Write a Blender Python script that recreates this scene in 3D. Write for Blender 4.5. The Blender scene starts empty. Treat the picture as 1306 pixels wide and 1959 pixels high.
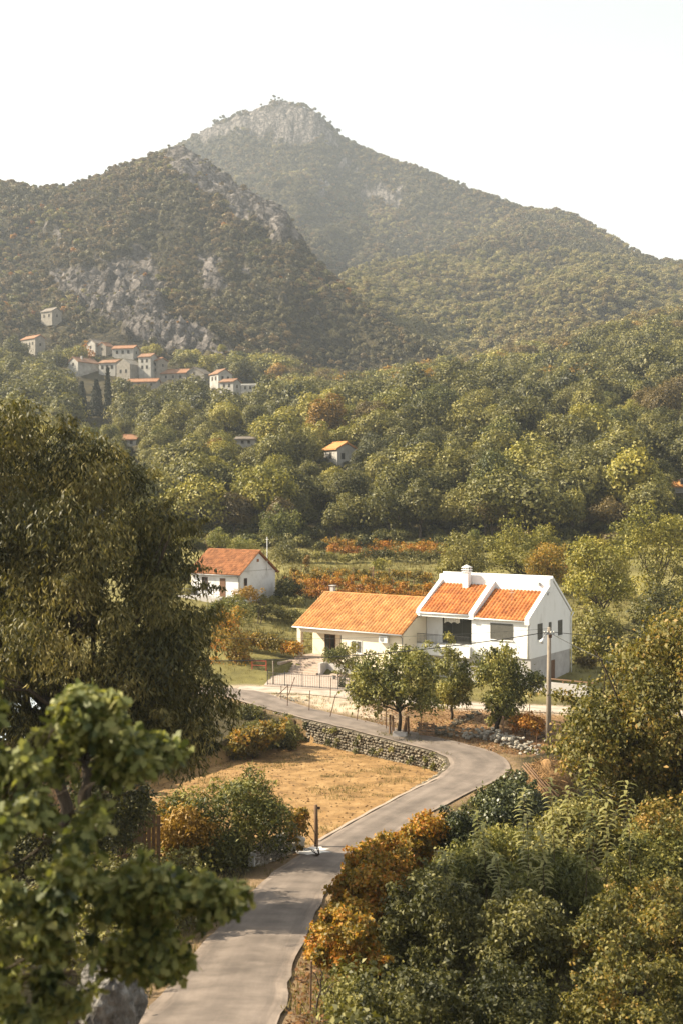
import bpy, bmesh, math, random
import numpy as np
from mathutils import Vector, Matrix

# ------------------------------------------------------------------ camera, sky, sun, exposure
SC = bpy.context.scene
COL = SC.collection
F = 2200.0          # focal length in photo pixels (photo 1306 x 1959)
CX, HY = 653.0, 950.0
CAMZ = 17.0
cam = bpy.data.cameras.new('camera')
cam_ob = bpy.data.objects.new('camera', cam)
COL.objects.link(cam_ob)
cam_ob.location = (0, 0, CAMZ)
cam_ob.rotation_euler = (math.radians(90), 0, 0)
cam.sensor_fit = 'AUTO'
cam.sensor_width = 36.0
cam.lens = F / 1959.0 * 36.0
cam.shift_y = -(979.5 - HY) / 1959.0
cam.clip_start = 0.1
cam.clip_end = 9000
cam.dof.use_dof = True
cam.dof.focus_distance = 88.0
cam.dof.aperture_fstop = 1.25
SC.camera = cam_ob

SUN_EL, SUN_S = math.radians(37), Vector((-0.995, 0.1, 0))
SUN_S.normalize()
SUN_DIR = Vector((SUN_S.x * math.cos(SUN_EL), SUN_S.y * math.cos(SUN_EL), math.sin(SUN_EL)))
world = bpy.data.worlds.new('World')
SC.world = world
world.use_nodes = True
wn = world.node_tree
wn.nodes.clear()
sky = wn.nodes.new('ShaderNodeTexSky')
sky.sky_type = 'NISHITA'
sky.sun_disc = False
sky.sun_elevation = SUN_EL
sky.sun_rotation = math.atan2(SUN_S.x, SUN_S.y)
sky.air_density = 2.6
sky.dust_density = 0.8
sky.ozone_density = 1.0
hs = wn.nodes.new('ShaderNodeHueSaturation')
hs.inputs["Saturation"].default_value = 0.2
wbg = wn.nodes.new('ShaderNodeBackground')
wbg.inputs["Strength"].default_value = 0.075
wout = wn.nodes.new('ShaderNodeOutputWorld')
wn.links.new(sky.outputs[0], hs.inputs['Color'])
wn.links.new(hs.outputs[0], wbg.inputs['Color'])
wn.links.new(wbg.outputs[0], wout.inputs['Surface'])

sun_l = bpy.data.lights.new('sun', 'SUN')
sun_l.energy = 5.0
sun_l.angle = math.radians(0.5)
sun_l.color = (1.0, 0.875, 0.67)
sun_ob = bpy.data.objects.new('sun', sun_l)
COL.objects.link(sun_ob)
sun_ob.location = (-60, -10, 80)
sun_ob.rotation_euler = (-SUN_DIR).to_track_quat('-Z', 'Y').to_euler()

vs = SC.view_settings
vs.view_transform = 'Standard'
vs.look = 'None'
vs.gamma = 1.0
vs.exposure = 1.6
vs.use_curve_mapping = False
SC.cycles.max_bounces = 6
SC.cycles.diffuse_bounces = 3
SC.cycles.glossy_bounces = 2
SC.cycles.transmission_bounces = 4
SC.cycles.volume_bounces = 0
SC.cycles.use_denoising = True

# ------------------------------------------------------------------ helpers
def sm(t):
    t = np.clip(t, 0, 1)
    return t * t * (3 - 2 * t)

def wx(px, d):
    return (px - CX) / F * d

def P(px, py, d):
    return Vector(((px - CX) / F * d, d, CAMZ + (HY - py) / F * d))

def dz(py, z):                      # depth of a pixel row on level z
    return (CAMZ - z) * F / (py - HY)

def tag(o, label=None, cat=None, group=None, kind=None):
    if label: o['label'] = label
    if cat: o['category'] = cat
    if group: o['group'] = group
    if kind: o['kind'] = kind
    return o

def empty(name, loc, rz=0.0):
    o = bpy.data.objects.new(name, None)
    o.empty_display_size = 0.3
    COL.objects.link(o)
    o.location = loc
    o.rotation_euler = (0, 0, rz)
    return o

def thing(name, label, cat, loc=(0, 0, 0), rz=0.0, group=None):
    return tag(empty(name, loc, rz), label, cat, group)

def fastmesh(name, V, faces, mat=None, attrs=None, smooth=False):
    """V (n,3); faces: (m,k) array, or list of such arrays."""
    me = bpy.data.meshes.new(name)
    V = np.ascontiguousarray(V, dtype=np.float32)
    if not isinstance(faces, (list, tuple)):
        faces = [faces]
    faces = [np.asarray(f, dtype=np.int32) for f in faces if len(f)]
    nl = sum(f.size for f in faces)
    nf = sum(len(f) for f in faces)
    me.vertices.add(len(V))
    me.vertices.foreach_set('co', V.ravel())
    me.loops.add(nl)
    me.loops.foreach_set('vertex_index', np.concatenate([f.ravel() for f in faces]))
    tot = np.concatenate([np.full(len(f), f.shape[1], dtype=np.int32) for f in faces])
    st = np.concatenate([[0], np.cumsum(tot)[:-1]]).astype(np.int32)
    me.polygons.add(nf)
    me.polygons.foreach_set('loop_start', st)
    me.polygons.foreach_set('loop_total', tot)
    if attrs:
        for k, (dom, a) in attrs.items():
            a = np.asarray(a, dtype=np.float32)
            if a.ndim == 1:
                at = me.attributes.new(k, 'FLOAT', dom)
                at.data.foreach_set('value', a)
            else:
                at = me.attributes.new(k, 'FLOAT_COLOR', dom)
                at.data.foreach_set('color', a.ravel())
    me.update(calc_edges=True)
    if smooth:
        me.polygons.foreach_set('use_smooth', np.ones(nf, dtype=bool))
    if mat is not None:
        me.materials.append(mat)
    return me

def obj(name, me, parent=None):
    o = bpy.data.objects.new(name, me)
    COL.objects.link(o)
    if parent is not None:
        o.parent = parent
    return o

def tree_copy(o, parent=None):
    c = o.copy()
    COL.objects.link(c)
    c.parent = parent
    for ch in list(o.children):
        tree_copy(ch, c)
    return c

class MB:
    """collects boxes, tubes and prisms, builds them as one mesh"""
    def __init__(s):
        s.v = []; s.f = []; s.t = []
    def quadify(s, pts, faces, tint=0.5):
        b = len(s.v)
        s.v += [tuple(p) for p in pts]
        for f in faces:
            s.f.append([b + i for i in f]); s.t.append(tint)
        return s
    def box(s, x0, x1, y0, y1, z0, z1, M=None, tint=0.5):
        p = [Vector(q) for q in ((x0,y0,z0),(x1,y0,z0),(x1,y1,z0),(x0,y1,z0),(x0,y0,z1),(x1,y0,z1),(x1,y1,z1),(x0,y1,z1))]
        if M is not None: p = [M @ q for q in p]
        return s.quadify(p, ((0,3,2,1),(4,5,6,7),(0,1,5,4),(1,2,6,5),(2,3,7,6),(3,0,4,7)), tint)
    def prism(s, poly, a0, a1, axis='x', tint=0.5):
        """poly: list of (p,q); extruded along axis; x:(y,z) y:(x,z) z:(x,y)"""
        n = len(poly)
        def mk(a, p, q):
            return (a,p,q) if axis == 'x' else ((p,a,q) if axis == 'y' else (p,q,a))
        pts = [mk(a0,p,q) for p,q in poly] + [mk(a1,p,q) for p,q in poly]
        fs = [tuple(range(n))[::-1], tuple(range(n, 2*n))] + [(i,(i+1)%n,n+(i+1)%n,n+i) for i in range(n)]
        return s.quadify(pts, fs, tint)
    def tube(s, pts, rad, n=6, cap=True, tint=0.5):
        pts = [Vector(p) for p in pts]
        if not isinstance(rad, (list, tuple)): rad = [rad]*len(pts)
        rings = []; b = len(s.v)
        for i, p in enumerate(pts):
            d = (pts[min(i+1,len(pts)-1)] - pts[max(i-1,0)])
            if d.length < 1e-6: d = Vector((0,0,1))
            d.normalize()
            a = d.cross(Vector((0.13,0.97,0.2)));
            if a.length < 0.05: a = d.cross(Vector((1,0,0)))
            a.normalize(); c = d.cross(a)
            for k in range(n):
                w = 2*math.pi*k/n
                s.v.append(tuple(p + (a*math.cos(w) + c*math.sin(w))*rad[i]))
        for i in range(len(pts)-1):
            for k in range(n):
                q = b+i*n
                s.f.append([q+k, q+(k+1)%n, q+n+(k+1)%n, q+n+k]); s.t.append(tint)
        if cap:
            s.f.append([b+k for k in range(n)][::-1]); s.t.append(tint)
            e = b+(len(pts)-1)*n
            s.f.append([e+k for k in range(n)]); s.t.append(tint)
        return s
    def mesh(s, name, mat, smooth=False):
        me = bpy.data.meshes.new(name)
        me.from_pydata(s.v, [], s.f)
        at = me.attributes.new('tint', 'FLOAT', 'FACE')
        at.data.foreach_set('value', np.array(s.t, dtype=np.float32))
        bm = bmesh.new(); bm.from_mesh(me)
        bmesh.ops.recalc_face_normals(bm, faces=bm.faces)
        bm.to_mesh(me); bm.free()
        if smooth:
            me.polygons.foreach_set('use_smooth', np.ones(len(me.polygons), dtype=bool))
        me.materials.append(mat)
        return me
    def build(s, name, mat, parent=None, smooth=False):
        return obj(name, s.mesh(name, mat, smooth), parent)

def boxpart(name, mat, parent, *b):
    return MB().box(*b).build(name, mat, parent)

# ------------------------------------------------------------------ numpy noise
def _h(ix, iy, seed):
    n = (ix.astype(np.int64)*374761393 + iy.astype(np.int64)*668265263 + seed*1442695041) & 0x7fffffff
    n = ((n ^ (n >> 13))*1274126177) & 0x7fffffff
    return ((n ^ (n >> 16)) & 0xffff)/65535.0
def vnoise(x, y, seed=0):
    ix = np.floor(x); iy = np.floor(y)
    fx = sm(x-ix); fy = sm(y-iy)
    ix = ix.astype(np.int64); iy = iy.astype(np.int64)
    a = _h(ix,iy,seed); b = _h(ix+1,iy,seed); c = _h(ix,iy+1,seed); d = _h(ix+1,iy+1,seed)
    return (a*(1-fx)+b*fx)*(1-fy)+(c*(1-fx)+d*fx)*fy
def fbm(x, y, oct=4, seed=0):
    x = np.asarray(x, float); y = np.asarray(y, float)
    s = 0; a = 0.5; t = 0
    for i in range(oct):
        s = s + a*vnoise(x, y, seed+i*17); t += a
        x = x*2.03+11.7; y = y*2.03+5.3; a *= 0.5
    return s/t*2-1

# ------------------------------------------------------------------ materials
MATS = {}
def newmat(name):
    m = bpy.data.materials.new(name); m.use_nodes = True
    nt = m.node_tree
    for n in list(nt.nodes): nt.nodes.remove(n)
    out = nt.nodes.new('ShaderNodeOutputMaterial')
    bs = nt.nodes.new('ShaderNodeBsdfPrincipled')
    nt.links.new(bs.outputs[0], out.inputs['Surface'])
    MATS[name] = m
    return m, nt, bs, out
def ramp(nt, cols, pos=None):
    r = nt.nodes.new('ShaderNodeValToRGB')
    e = r.color_ramp.elements
    n = len(cols)
    pos = pos or [i/(n-1) for i in range(n)]
    e[0].position = pos[0]; e[0].color = (*cols[0], 1)
    e[1].position = pos[-1]; e[1].color = (*cols[-1], 1)
    for p, c in zip(pos[1:-1], cols[1:-1]):
        q = e.new(p); q.color = (*c, 1)
    return r
def noise_node(nt, scale, detail=5, rough=0.6, coord='Object', dist=0.0, vec=None, stretch=None):
    tc = nt.nodes.new('ShaderNodeTexCoord')
    src = tc.outputs[coord]
    if stretch:
        mp = nt.nodes.new('ShaderNodeMapping'); mp.inputs['Scale'].default_value = stretch
        nt.links.new(src, mp.inputs[0]); src = mp.outputs[0]
    n = nt.nodes.new('ShaderNodeTexNoise')
    n.inputs['Scale'].default_value = scale; n.inputs['Detail'].default_value = detail
    n.inputs['Roughness'].default_value = rough; n.inputs['Distortion'].default_value = dist
    nt.links.new(src, n.inputs['Vector'])
    return n
def mat_noise(name, cols, scale=2.0, rough=0.8, bump=0.0, bscale=None, detail=6, pos=None, spec=0.3, tint=None, stretch=None, metal=0.0, bdist=0.05):
    m, nt, bs, out = newmat(name)
    n = noise_node(nt, scale, detail, stretch=stretch)
    r = ramp(nt, cols, pos or [0.3 + 0.4*i/(len(cols)-1) for i in range(len(cols))])
    nt.links.new(n.outputs['Fac'], r.inputs[0])
    col = r.outputs[0]
    if tint:                        # per-piece variation from the face attribute
        a = nt.nodes.new('ShaderNodeAttribute'); a.attribute_name = 'tint'
        oi = nt.nodes.new('ShaderNodeObjectInfo')
        ad = nt.nodes.new('ShaderNodeMath'); ad.operation = 'ADD'
        nt.links.new(a.outputs['Fac'], ad.inputs[0]); nt.links.new(oi.outputs['Random'], ad.inputs[1])
        fr = nt.nodes.new('ShaderNodeMath'); fr.operation = 'FRACT'
        nt.links.new(ad.outputs[0], fr.inputs[0])
        mr = nt.nodes.new('ShaderNodeMapRange')
        mr.inputs['To Min'].default_value = 1-tint; mr.inputs['To Max'].default_value = 1+tint
        nt.links.new(fr.outputs[0], mr.inputs['Value'])
        mx = nt.nodes.new('ShaderNodeVectorMath'); mx.operation = 'SCALE'
        nt.links.new(col, mx.inputs[0]); nt.links.new(mr.outputs[0], mx.inputs['Scale'])
        col = mx.outputs[0]
    nt.links.new(col, bs.inputs['Base Color'])
    bs.inputs['Roughness'].default_value = rough
    bs.inputs['Specular IOR Level'].default_value = spec
    bs.inputs['Metallic'].default_value = metal
    if bump:
        n2 = noise_node(nt, bscale or scale*4, 8, 0.65)
        b = nt.nodes.new('ShaderNodeBump'); b.inputs['Strength'].default_value = bump; b.inputs['Distance'].default_value = bdist
        nt.links.new(n2.outputs['Fac'], b.inputs['Height'])
        nt.links.new(b.outputs[0], bs.inputs['Normal'])
    return m
def leaf_mat(name, cols, trans=0.24, rough=0.55, spread=0.25, pos=None):
    """per-leaf 'tint' + per-object random -> ramp; some light passes through the blade"""
    m, nt, bs, out = newmat(name)
    a = nt.nodes.new('ShaderNodeAttribute'); a.attribute_name = 'tint'
    oi = nt.nodes.new('ShaderNodeObjectInfo')
    mr = nt.nodes.new('ShaderNodeMapRange')
    mr.inputs['To Min'].default_value = -spread; mr.inputs['To Max'].default_value = spread
    nt.links.new(oi.outputs['Random'], mr.inputs['Value'])
    ad = nt.nodes.new('ShaderNodeMath'); ad.operation = 'ADD'
    nt.links.new(a.outputs['Fac'], ad.inputs[0]); nt.links.new(mr.outputs[0], ad.inputs[1])
    r = ramp(nt, cols, pos)
    nt.links.new(ad.outputs[0], r.inputs[0])
    bs.inputs['Roughness'].default_value = rough
    bs.inputs['Specular IOR Level'].default_value = 0.3
    nt.links.new(r.outputs[0], bs.inputs['Base Color'])
    tr = nt.nodes.new('ShaderNodeBsdfTranslucent')
    g = nt.nodes.new('ShaderNodeVectorMath'); g.operation = 'MULTIPLY'
    g.inputs[1].default_value = (1.25, 1.25, 0.6)
    nt.links.new(r.outputs[0], g.inputs[0]); nt.links.new(g.outputs[0], tr.inputs['Color'])
    mx = nt.nodes.new('ShaderNodeMixShader'); mx.inputs[0].default_value = trans
    nt.links.new(bs.outputs[0], mx.inputs[1]); nt.links.new(tr.outputs[0], mx.inputs[2])
    nt.links.new(mx.outputs[0], out.inputs['Surface'])
    return m
M = {}
def kk(cols, f): return [tuple(c*f for c in q) for q in cols]
M['plaster'] = mat_noise('white_plaster', kk([(0.66,0.645,0.615),(0.79,0.78,0.76),(0.83,0.82,0.81)], 0.86), 0.9, 0.85, 0.05, 40, pos=[0.28,0.42,0.7], stretch=(1.4,1.4,0.45))
M['plaster_old'] = mat_noise('old_white_plaster', kk([(0.52,0.5,0.47),(0.72,0.7,0.68),(0.78,0.77,0.76)], 0.8), 0.7, 0.9, 0.08, 30)
M['cream'] = mat_noise('cream_plaster', kk([(0.76,0.66,0.5),(0.82,0.73,0.57)], 0.92), 0.7, 0.85, 0.05, 40)
M['concrete'] = mat_noise('bare_concrete', kk([(0.36,0.34,0.32),(0.5,0.47,0.45)], 0.85), 1.2, 0.9, 0.12, 20)
M['step'] = mat_noise('stone_step', kk([(0.48,0.37,0.29),(0.58,0.46,0.37)], 0.68), 2, 0.8, 0.06, 20)
M['tile'] = mat_noise('clay_tile', kk([(0.44,0.125,0.03),(0.6,0.2,0.05),(0.66,0.26,0.075)], 0.6), 0.9, 0.75, 0.1, 30, tint=0.3)
M['tile_pale'] = mat_noise('pale_clay_tile', kk([(0.54,0.21,0.055),(0.66,0.29,0.09),(0.72,0.36,0.13)], 0.6), 0.8, 0.75, 0.1, 30, tint=0.24)
M['tile_old'] = mat_noise('weathered_clay_tile', kk([(0.26,0.105,0.042),(0.39,0.155,0.06),(0.46,0.2,0.085)], 0.6), 1.2, 0.85, 0.1, 30, tint=0.3)
M['tile_far'] = mat_noise('far_roof_tile', kk([(0.28,0.15,0.08),(0.42,0.2,0.1)], 0.62), 0.6, 0.85, 0.1, 5)
M['tile_grey'] = mat_noise('far_grey_roof', kk([(0.2,0.17,0.14),(0.3,0.25,0.2)], 0.6), 0.6, 0.85, 0.1, 5)
M['stonewash'] = mat_noise('far_stone_wall', kk([(0.26,0.23,0.19),(0.42,0.38,0.32)], 0.62), 0.9, 0.9, 0.2, 4)
M['render_far'] = mat_noise('far_render', kk([(0.34,0.32,0.28),(0.62,0.59,0.54)], 0.62), 0.5, 0.9, 0.1, 4)
M['glass'] = mat_noise('dark_glass', [(0.02,0.022,0.02),(0.035,0.035,0.03)], 0.5, 0.08, spec=0.6)
M['shutter'] = mat_noise('grey_shutter', [(0.075,0.07,0.06),(0.1,0.095,0.08)], 3, 0.5)
M['darkhole'] = mat_noise('dark_interior', [(0.02,0.018,0.015),(0.04,0.035,0.03)], 1, 0.9)
M['wood'] = mat_noise('weathered_wood', kk([(0.16,0.09,0.05),(0.3,0.18,0.1)], 0.7), 3, 0.85, 0.3, 20, stretch=(6,6,0.6), tint=0.25)
M['wood_door'] = mat_noise('brown_door_wood', [(0.08,0.04,0.02),(0.14,0.07,0.035)], 4, 0.6, tint=0.1)
M['pole'] = mat_noise('concrete_pole', kk([(0.36,0.29,0.22),(0.48,0.4,0.31)], 0.5), 1.5, 0.85, 0.15, 15)
M['metal'] = mat_noise('grey_metal', kk([(0.3,0.3,0.3),(0.42,0.42,0.42)], 0.7), 3, 0.5, metal=0.3)
M['white_metal'] = mat_noise('white_painted_metal', kk([(0.68,0.68,0.66),(0.76,0.76,0.74)], 0.85), 3, 0.45)
M['rust'] = mat_noise('rusty_iron', [(0.05,0.028,0.018),(0.13,0.06,0.03)], 12, 0.85, 0.2, 60)
M['black_metal'] = mat_noise('black_iron', [(0.02,0.02,0.02),(0.04,0.038,0.035)], 8, 0.5)
M['red_paint'] = mat_noise('red_painted_wood', [(0.3,0.06,0.03),(0.42,0.1,0.05)], 5, 0.7)
M['cable'] = mat_noise('black_cable', [(0.02,0.02,0.02),(0.04,0.04,0.035)], 5, 0.6)
M['stone'] = mat_noise('field_stone', kk([(0.1,0.075,0.045),(0.28,0.23,0.16),(0.5,0.45,0.36)], 0.55), 2.2, 0.9, 0.5, 9, tint=0.4)
M['stone_pale'] = mat_noise('pale_rubble_stone', kk([(0.3,0.26,0.2),(0.48,0.43,0.35),(0.62,0.57,0.48)], 0.55), 2.2, 0.9, 0.5, 9, tint=0.35)
M['mortar'] = mat_noise('wall_core', [(0.05,0.04,0.025),(0.12,0.095,0.06)], 3, 0.95, 0.4, 14)
M['boulder'] = mat_noise('lichen_boulder', kk([(0.06,0.055,0.05),(0.2,0.185,0.165),(0.4,0.37,0.33)], 0.6), 2.4, 0.9, 0.8, 9)
M['bark'] = mat_noise('bark', [(0.03,0.022,0.014),(0.085,0.062,0.042)], 4, 0.95, 0.6, 12, stretch=(3,3,0.6))
M['twig'] = mat_noise('twig', [(0.05,0.035,0.022),(0.1,0.07,0.04)], 4, 0.9)
M['straw'] = mat_noise('dry_straw', kk([(0.25,0.13,0.05),(0.45,0.27,0.11)], 0.6), 6, 0.9, tint=0.25)
M['curtain'] = mat_noise('pale_curtain', [(0.6,0.57,0.5),(0.7,0.67,0.6)], 3, 0.9)
M['clay'] = mat_noise('clay_pot', kk([(0.4,0.2,0.1),(0.5,0.27,0.14)], 0.7), 5, 0.8)

# leaves (base colours; all olive and warm, as the season in the photograph)
M['lf_walnut'] = leaf_mat('leaf_walnut', [(0.03,0.032,0.01),(0.08,0.074,0.02),(0.17,0.14,0.04),(0.28,0.22,0.07)], 0.2, spread=0.05)
M['lf_oak'] = leaf_mat('leaf_oak', kk([(0.035,0.05,0.016),(0.11,0.125,0.032),(0.25,0.25,0.08),(0.36,0.33,0.12)], 1.0), 0.3, spread=0.05)
M['lf_olive'] = leaf_mat('leaf_olive', [(0.045,0.047,0.014),(0.115,0.108,0.029),(0.19,0.17,0.046),(0.26,0.225,0.066)])
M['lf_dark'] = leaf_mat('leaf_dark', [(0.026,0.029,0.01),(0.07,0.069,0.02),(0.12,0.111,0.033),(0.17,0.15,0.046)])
M['lf_yellow'] = leaf_mat('leaf_yellow', kk([(0.09,0.09,0.017),(0.18,0.168,0.03),(0.27,0.235,0.042),(0.34,0.28,0.055)], 0.95))
M['lf_gold'] = leaf_mat('leaf_gold', kk([(0.15,0.085,0.017),(0.27,0.16,0.028),(0.36,0.2,0.034),(0.42,0.26,0.05)], 0.72))
M['lf_orange'] = leaf_mat('leaf_orange', kk([(0.15,0.05,0.011),(0.3,0.115,0.018),(0.42,0.18,0.026),(0.38,0.23,0.042)], 0.9), 0.3, spread=0.1)
M['lf_vine'] = leaf_mat('leaf_vine', kk([(0.1,0.08,0.016),(0.23,0.165,0.03),(0.4,0.23,0.034),(0.42,0.16,0.024)], 0.92), 0.32, spread=0.1)
M['lf_brown'] = leaf_mat('leaf_brown', [(0.055,0.04,0.014),(0.105,0.075,0.025),(0.15,0.108,0.034),(0.19,0.135,0.044)])
M['lf_green'] = leaf_mat('leaf_green', [(0.042,0.05,0.013),(0.11,0.113,0.028),(0.2,0.185,0.045),(0.3,0.255,0.068)])
M['lf_pale'] = leaf_mat('leaf_pale', kk([(0.09,0.1,0.03),(0.17,0.175,0.05),(0.27,0.26,0.085),(0.36,0.33,0.13)], 0.8), 0.35)
M['lf_ivy'] = leaf_mat('leaf_ivy', [(0.02,0.026,0.009),(0.045,0.052,0.016),(0.08,0.085,0.026),(0.12,0.12,0.04)], 0.12, 0.4)
M['lf_persimmon'] = leaf_mat('leaf_persimmon', [(0.045,0.047,0.012),(0.11,0.1,0.024),(0.19,0.16,0.04),(0.32,0.19,0.045)], 0.28, spread=0.04)
M['lf_cypress'] = leaf_mat('leaf_cypress', [(0.008,0.011,0.005),(0.018,0.022,0.009),(0.03,0.034,0.014)], 0.05)
M['lf_grass'] = leaf_mat('leaf_grass', kk([(0.08,0.075,0.022),(0.17,0.15,0.045),(0.27,0.22,0.08),(0.34,0.26,0.11)], 0.75), 0.25)
M['lf_litter'] = leaf_mat('leaf_litter', kk([(0.1,0.042,0.014),(0.22,0.095,0.024),(0.33,0.17,0.05)], 0.7), 0.1)

# ------------------------------------------------------------------ terrain: one height function for ground, hills and mountains
PXC = np.array([-500, 0, 300, 653, 820, 1000, 1306, 1700], float)
BASE = [
 (-40, [15.5]*8), (0, [15.3]*8), (4, [14]*8),
 (8,  [12.5,12,11.5,11.3,11,10.5,10,10]), (16, [9.5,9,8.4,8.1,7,6,5,5]),
 (24, [7.4,6.9,6.2,5.2,4.0,3.0,2.2,2]), (37, [3.6,3.4,3.0,2.0,0.8,0,-0.8,-0.8]),
 (50, [1.2,1.0,0.7,0,-0.8,-1.2,-1.4,-1.4]), (60, [0.3,0.2,-0.3,-0.7,-0.9,-1.1,-1.2,-1.2]),
 (75, [0,0,-0.4,-0.4,-0.5,-0.6,-0.9,-0.8]), (90, [0,0,0,-0.1,-0.2,-0.3,-0.4,0]),
 (105,[0.3,0.3,0.3,0.05,0.05,0.1,0.1,0.5]), (120,[2.6,2.6,2.2,1.6,1.4,1.2,1.0,2.5]),
 (133,[5,5,4.9,4.1,3.6,3.2,3.0,4.5]), (160,[7.2,7,6.8,6.4,6.1,6,6.2,8.5]),
 (195,[10,10,9.4,8.7,8.6,9,10,14]), (250,[20,18,17,19,20,20,21,26]), (300,[31,28,26.5,29.5,31,30,34,42]),
 (380,[46,42,40,45,52,48,53,62]), (440,[58,54,52,52,56,56,64,74]), (500,[70,66,64,60,62,68,80,92]), (600,[92,88,84,72,74,88,110,125]),
 (900,[120,110,100,90,100,130,160,180]), (2600,[150]*8)]
BD = np.array([b[0] for b in BASE], float)
BZ = np.array([b[1] for b in BASE], float)
def base_z(px, d):
    d = np.clip(d, BD[0], BD[-1]); px = np.clip(px, PXC[0], PXC[-1])
    i = np.clip(np.searchsorted(BD, d, 'right')-1, 0, len(BD)-2)
    t = (d-BD[i])/(BD[i+1]-BD[i])
    j = np.clip(np.searchsorted(PXC, px, 'right')-1, 0, len(PXC)-2)
    u = sm((px-PXC[j])/(PXC[j+1]-PXC[j]))
    return (BZ[i,j]*(1-u)+BZ[i,j+1]*u)*(1-t)+(BZ[i+1,j]*(1-u)+BZ[i+1,j+1]*u)*t
# ridges: crest outline (px, py, depth), foot (depth)
SP = np.array([(-500,410,930),(0,350,890),(60,362,890),(130,357,895),(200,330,900),(300,297,905),(350,284,900),(400,318,885),(450,352,865),
               (500,378,840),(550,408,815),(580,462,790),(620,512,760),(700,588,700),(760,630,660),(850,678,610),(950,715,580),(1100,770,560)], float)
RS = np.array([(-500,800,900),(500,660,950),(620,560,1000),(700,505,1040),(760,497,1080),(830,488,1140),(900,460,1240),(950,430,1380),(1000,404,1460),
               (1060,402,1460),(1110,417,1420),(1150,446,1370),(1200,476,1300),(1260,502,1240),(1306,507,1200),(1500,540,1100),(1700,570,1000)], float)
PK = np.array([(-500,560,1750),(100,410,1750),(200,338,1740),(300,300,1720),(355,272,1710),(400,243,1700),(450,221,1700),(520,196,1700),(545,192,1700),
               (600,212,1690),(650,264,1680),(700,289,1660),(760,310,1640),(830,336,1600),(900,364,1560),(960,390,1520),(1000,405,1490),(1200,500,1400),(1700,640,1300)], float)
def ridge(px, d, T, d0, z0, prof, back):
    py = np.interp(px, T[:,0], T[:,1]); d1 = np.interp(px, T[:,0], T[:,2])
    z1 = CAMZ + (HY-py)/F*d1
    t = (d-d0)/(d1-d0)
    zf = z0 + (z1-z0)*np.interp(t, [p[0] for p in prof], [p[1] for p in prof])
    zb = z1 - (d-d1)*back
    return np.where(d <= d1, np.where(t < 0, -200.0, zf), zb), t
def in_poly(px, py, poly):
    poly = np.asarray(poly, float); n = len(poly)
    r = np.zeros(np.shape(px), bool); j = n-1
    for i in range(n):
        xi, yi = poly[i]; xj, yj = poly[j]
        c = ((yi > py) != (yj > py)) & (px < (xj-xi)*(py-yi)/(yj-yi+1e-9)+xi)
        r ^= c; j = i
    return r
def seg_dist(x, y, L):
    """distance to polyline L (n,3+) -> (dist, interpolated extra columns, side, arclength)"""
    best = np.full(x.shape, 1e9); zz = np.zeros(x.shape); side = np.zeros(x.shape); wid = np.zeros(x.shape)
    for a, b in zip(L[:-1], L[1:]):
        ax, ay = a[0], a[1]; bx, by = b[0]-ax, b[1]-ay
        t = np.clip(((x-ax)*bx+(y-ay)*by)/(bx*bx+by*by+1e-9), 0, 1)
        dx = x-ax-t*bx; dy = y-ay-t*by
        q = np.hypot(dx, dy); m = q < best
        best = np.where(m, q, best); zz = np.where(m, a[2]+(b[2]-a[2])*t, zz)
        wid = np.where(m, a[3]+(b[3]-a[3])*t, wid)
        side = np.where(m, np.sign(bx*dy-by*dx), side)
    return best, zz, side, wid
def spline(pts, n):
    """Catmull-Rom through pts (k,c) -> dense (.,c)"""
    p = np.asarray(pts, float); p = np.vstack([2*p[0]-p[1], p, 2*p[-1]-p[-2]])
    out = []
    for i in range(1, len(p)-2):
        for t in np.linspace(0, 1, n, endpoint=False):
            a, b, c, d = p[i-1], p[i], p[i+1], p[i+2]
            out.append(0.5*((2*b)+(-a+c)*t+(2*a-5*b+4*c-d)*t*t+(-a+3*b-3*c+d)*t**3))
    out.append(p[-2])
    return np.array(out)
def at_row(px, py, z):
    d = dz(py, z); return [wx(px, d), d, z]
ROADC = [[-4.3,8,9.9,3.0],[-3.9,15,7.9,3.1]] + [at_row(px,py,z)+[w] for px,py,z,w in (
    (395,1959,5.3,3.15),(440,1880,4.1,3.1),(490,1800,2.8,3.05),(560,1700,1.0,3.0),(616,1650,0.1,2.95),(690,1600,-0.45,2.95),
    (757,1560,-0.6,2.95),(828,1521,-0.6,3.1),(871,1500,-0.55,3.4),(903,1482,-0.5,3.7),(917,1464,-0.45,3.8),(902,1446,-0.4,3.7),(862,1431,-0.35,3.4),
    (790,1413,-0.3,3.1),(700,1391,-0.25,3.0),(610,1370,-0.2,3.0),(545,1353,-0.1,3.2),(500,1338,0,3.6),(455,1326,0,3.8),(400,1322,0,3.8),(330,1322,0,3.8))]
ROAD = spline(ROADC, 6)
SIDEC = [at_row(px,py,z)+[w] for px,py,z,w in ((455,1318,0.0,3.4),(520,1319,0,3.6),(580,1320,0,3.6),(640,1325,0,3.6),(700,1332,0,3.4),(800,1342,-.02,3.2),
    (900,1350,-.05,3.0),(1000,1354,-.05,3.0),(1110,1359,-.05,3.0),(1250,1364,-.05,3.0),(1450,1370,-.05,3.0))]
SIDE = spline(SIDEC, 4)
def field_z(d):
    return np.interp(d, [56,60,73,83,90], [-0.75,-0.85,-1.3,-1.75,-1.8])
def at_field(px, py):
    d = 70.0
    for _ in range(20): d = dz(py, float(field_z(d)))
    return (wx(px,d), d)
FIELD = [at_field(*q) for q in ((250,1520),(380,1474),(450,1450),(520,1424),(560,1416),(640,1422),(720,1432),(800,1449),(855,1466),(872,1484),(858,1502),(775,1530),(700,1569),(640,1607),(607,1628),(540,1640),(420,1625),(300,1580))]
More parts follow.
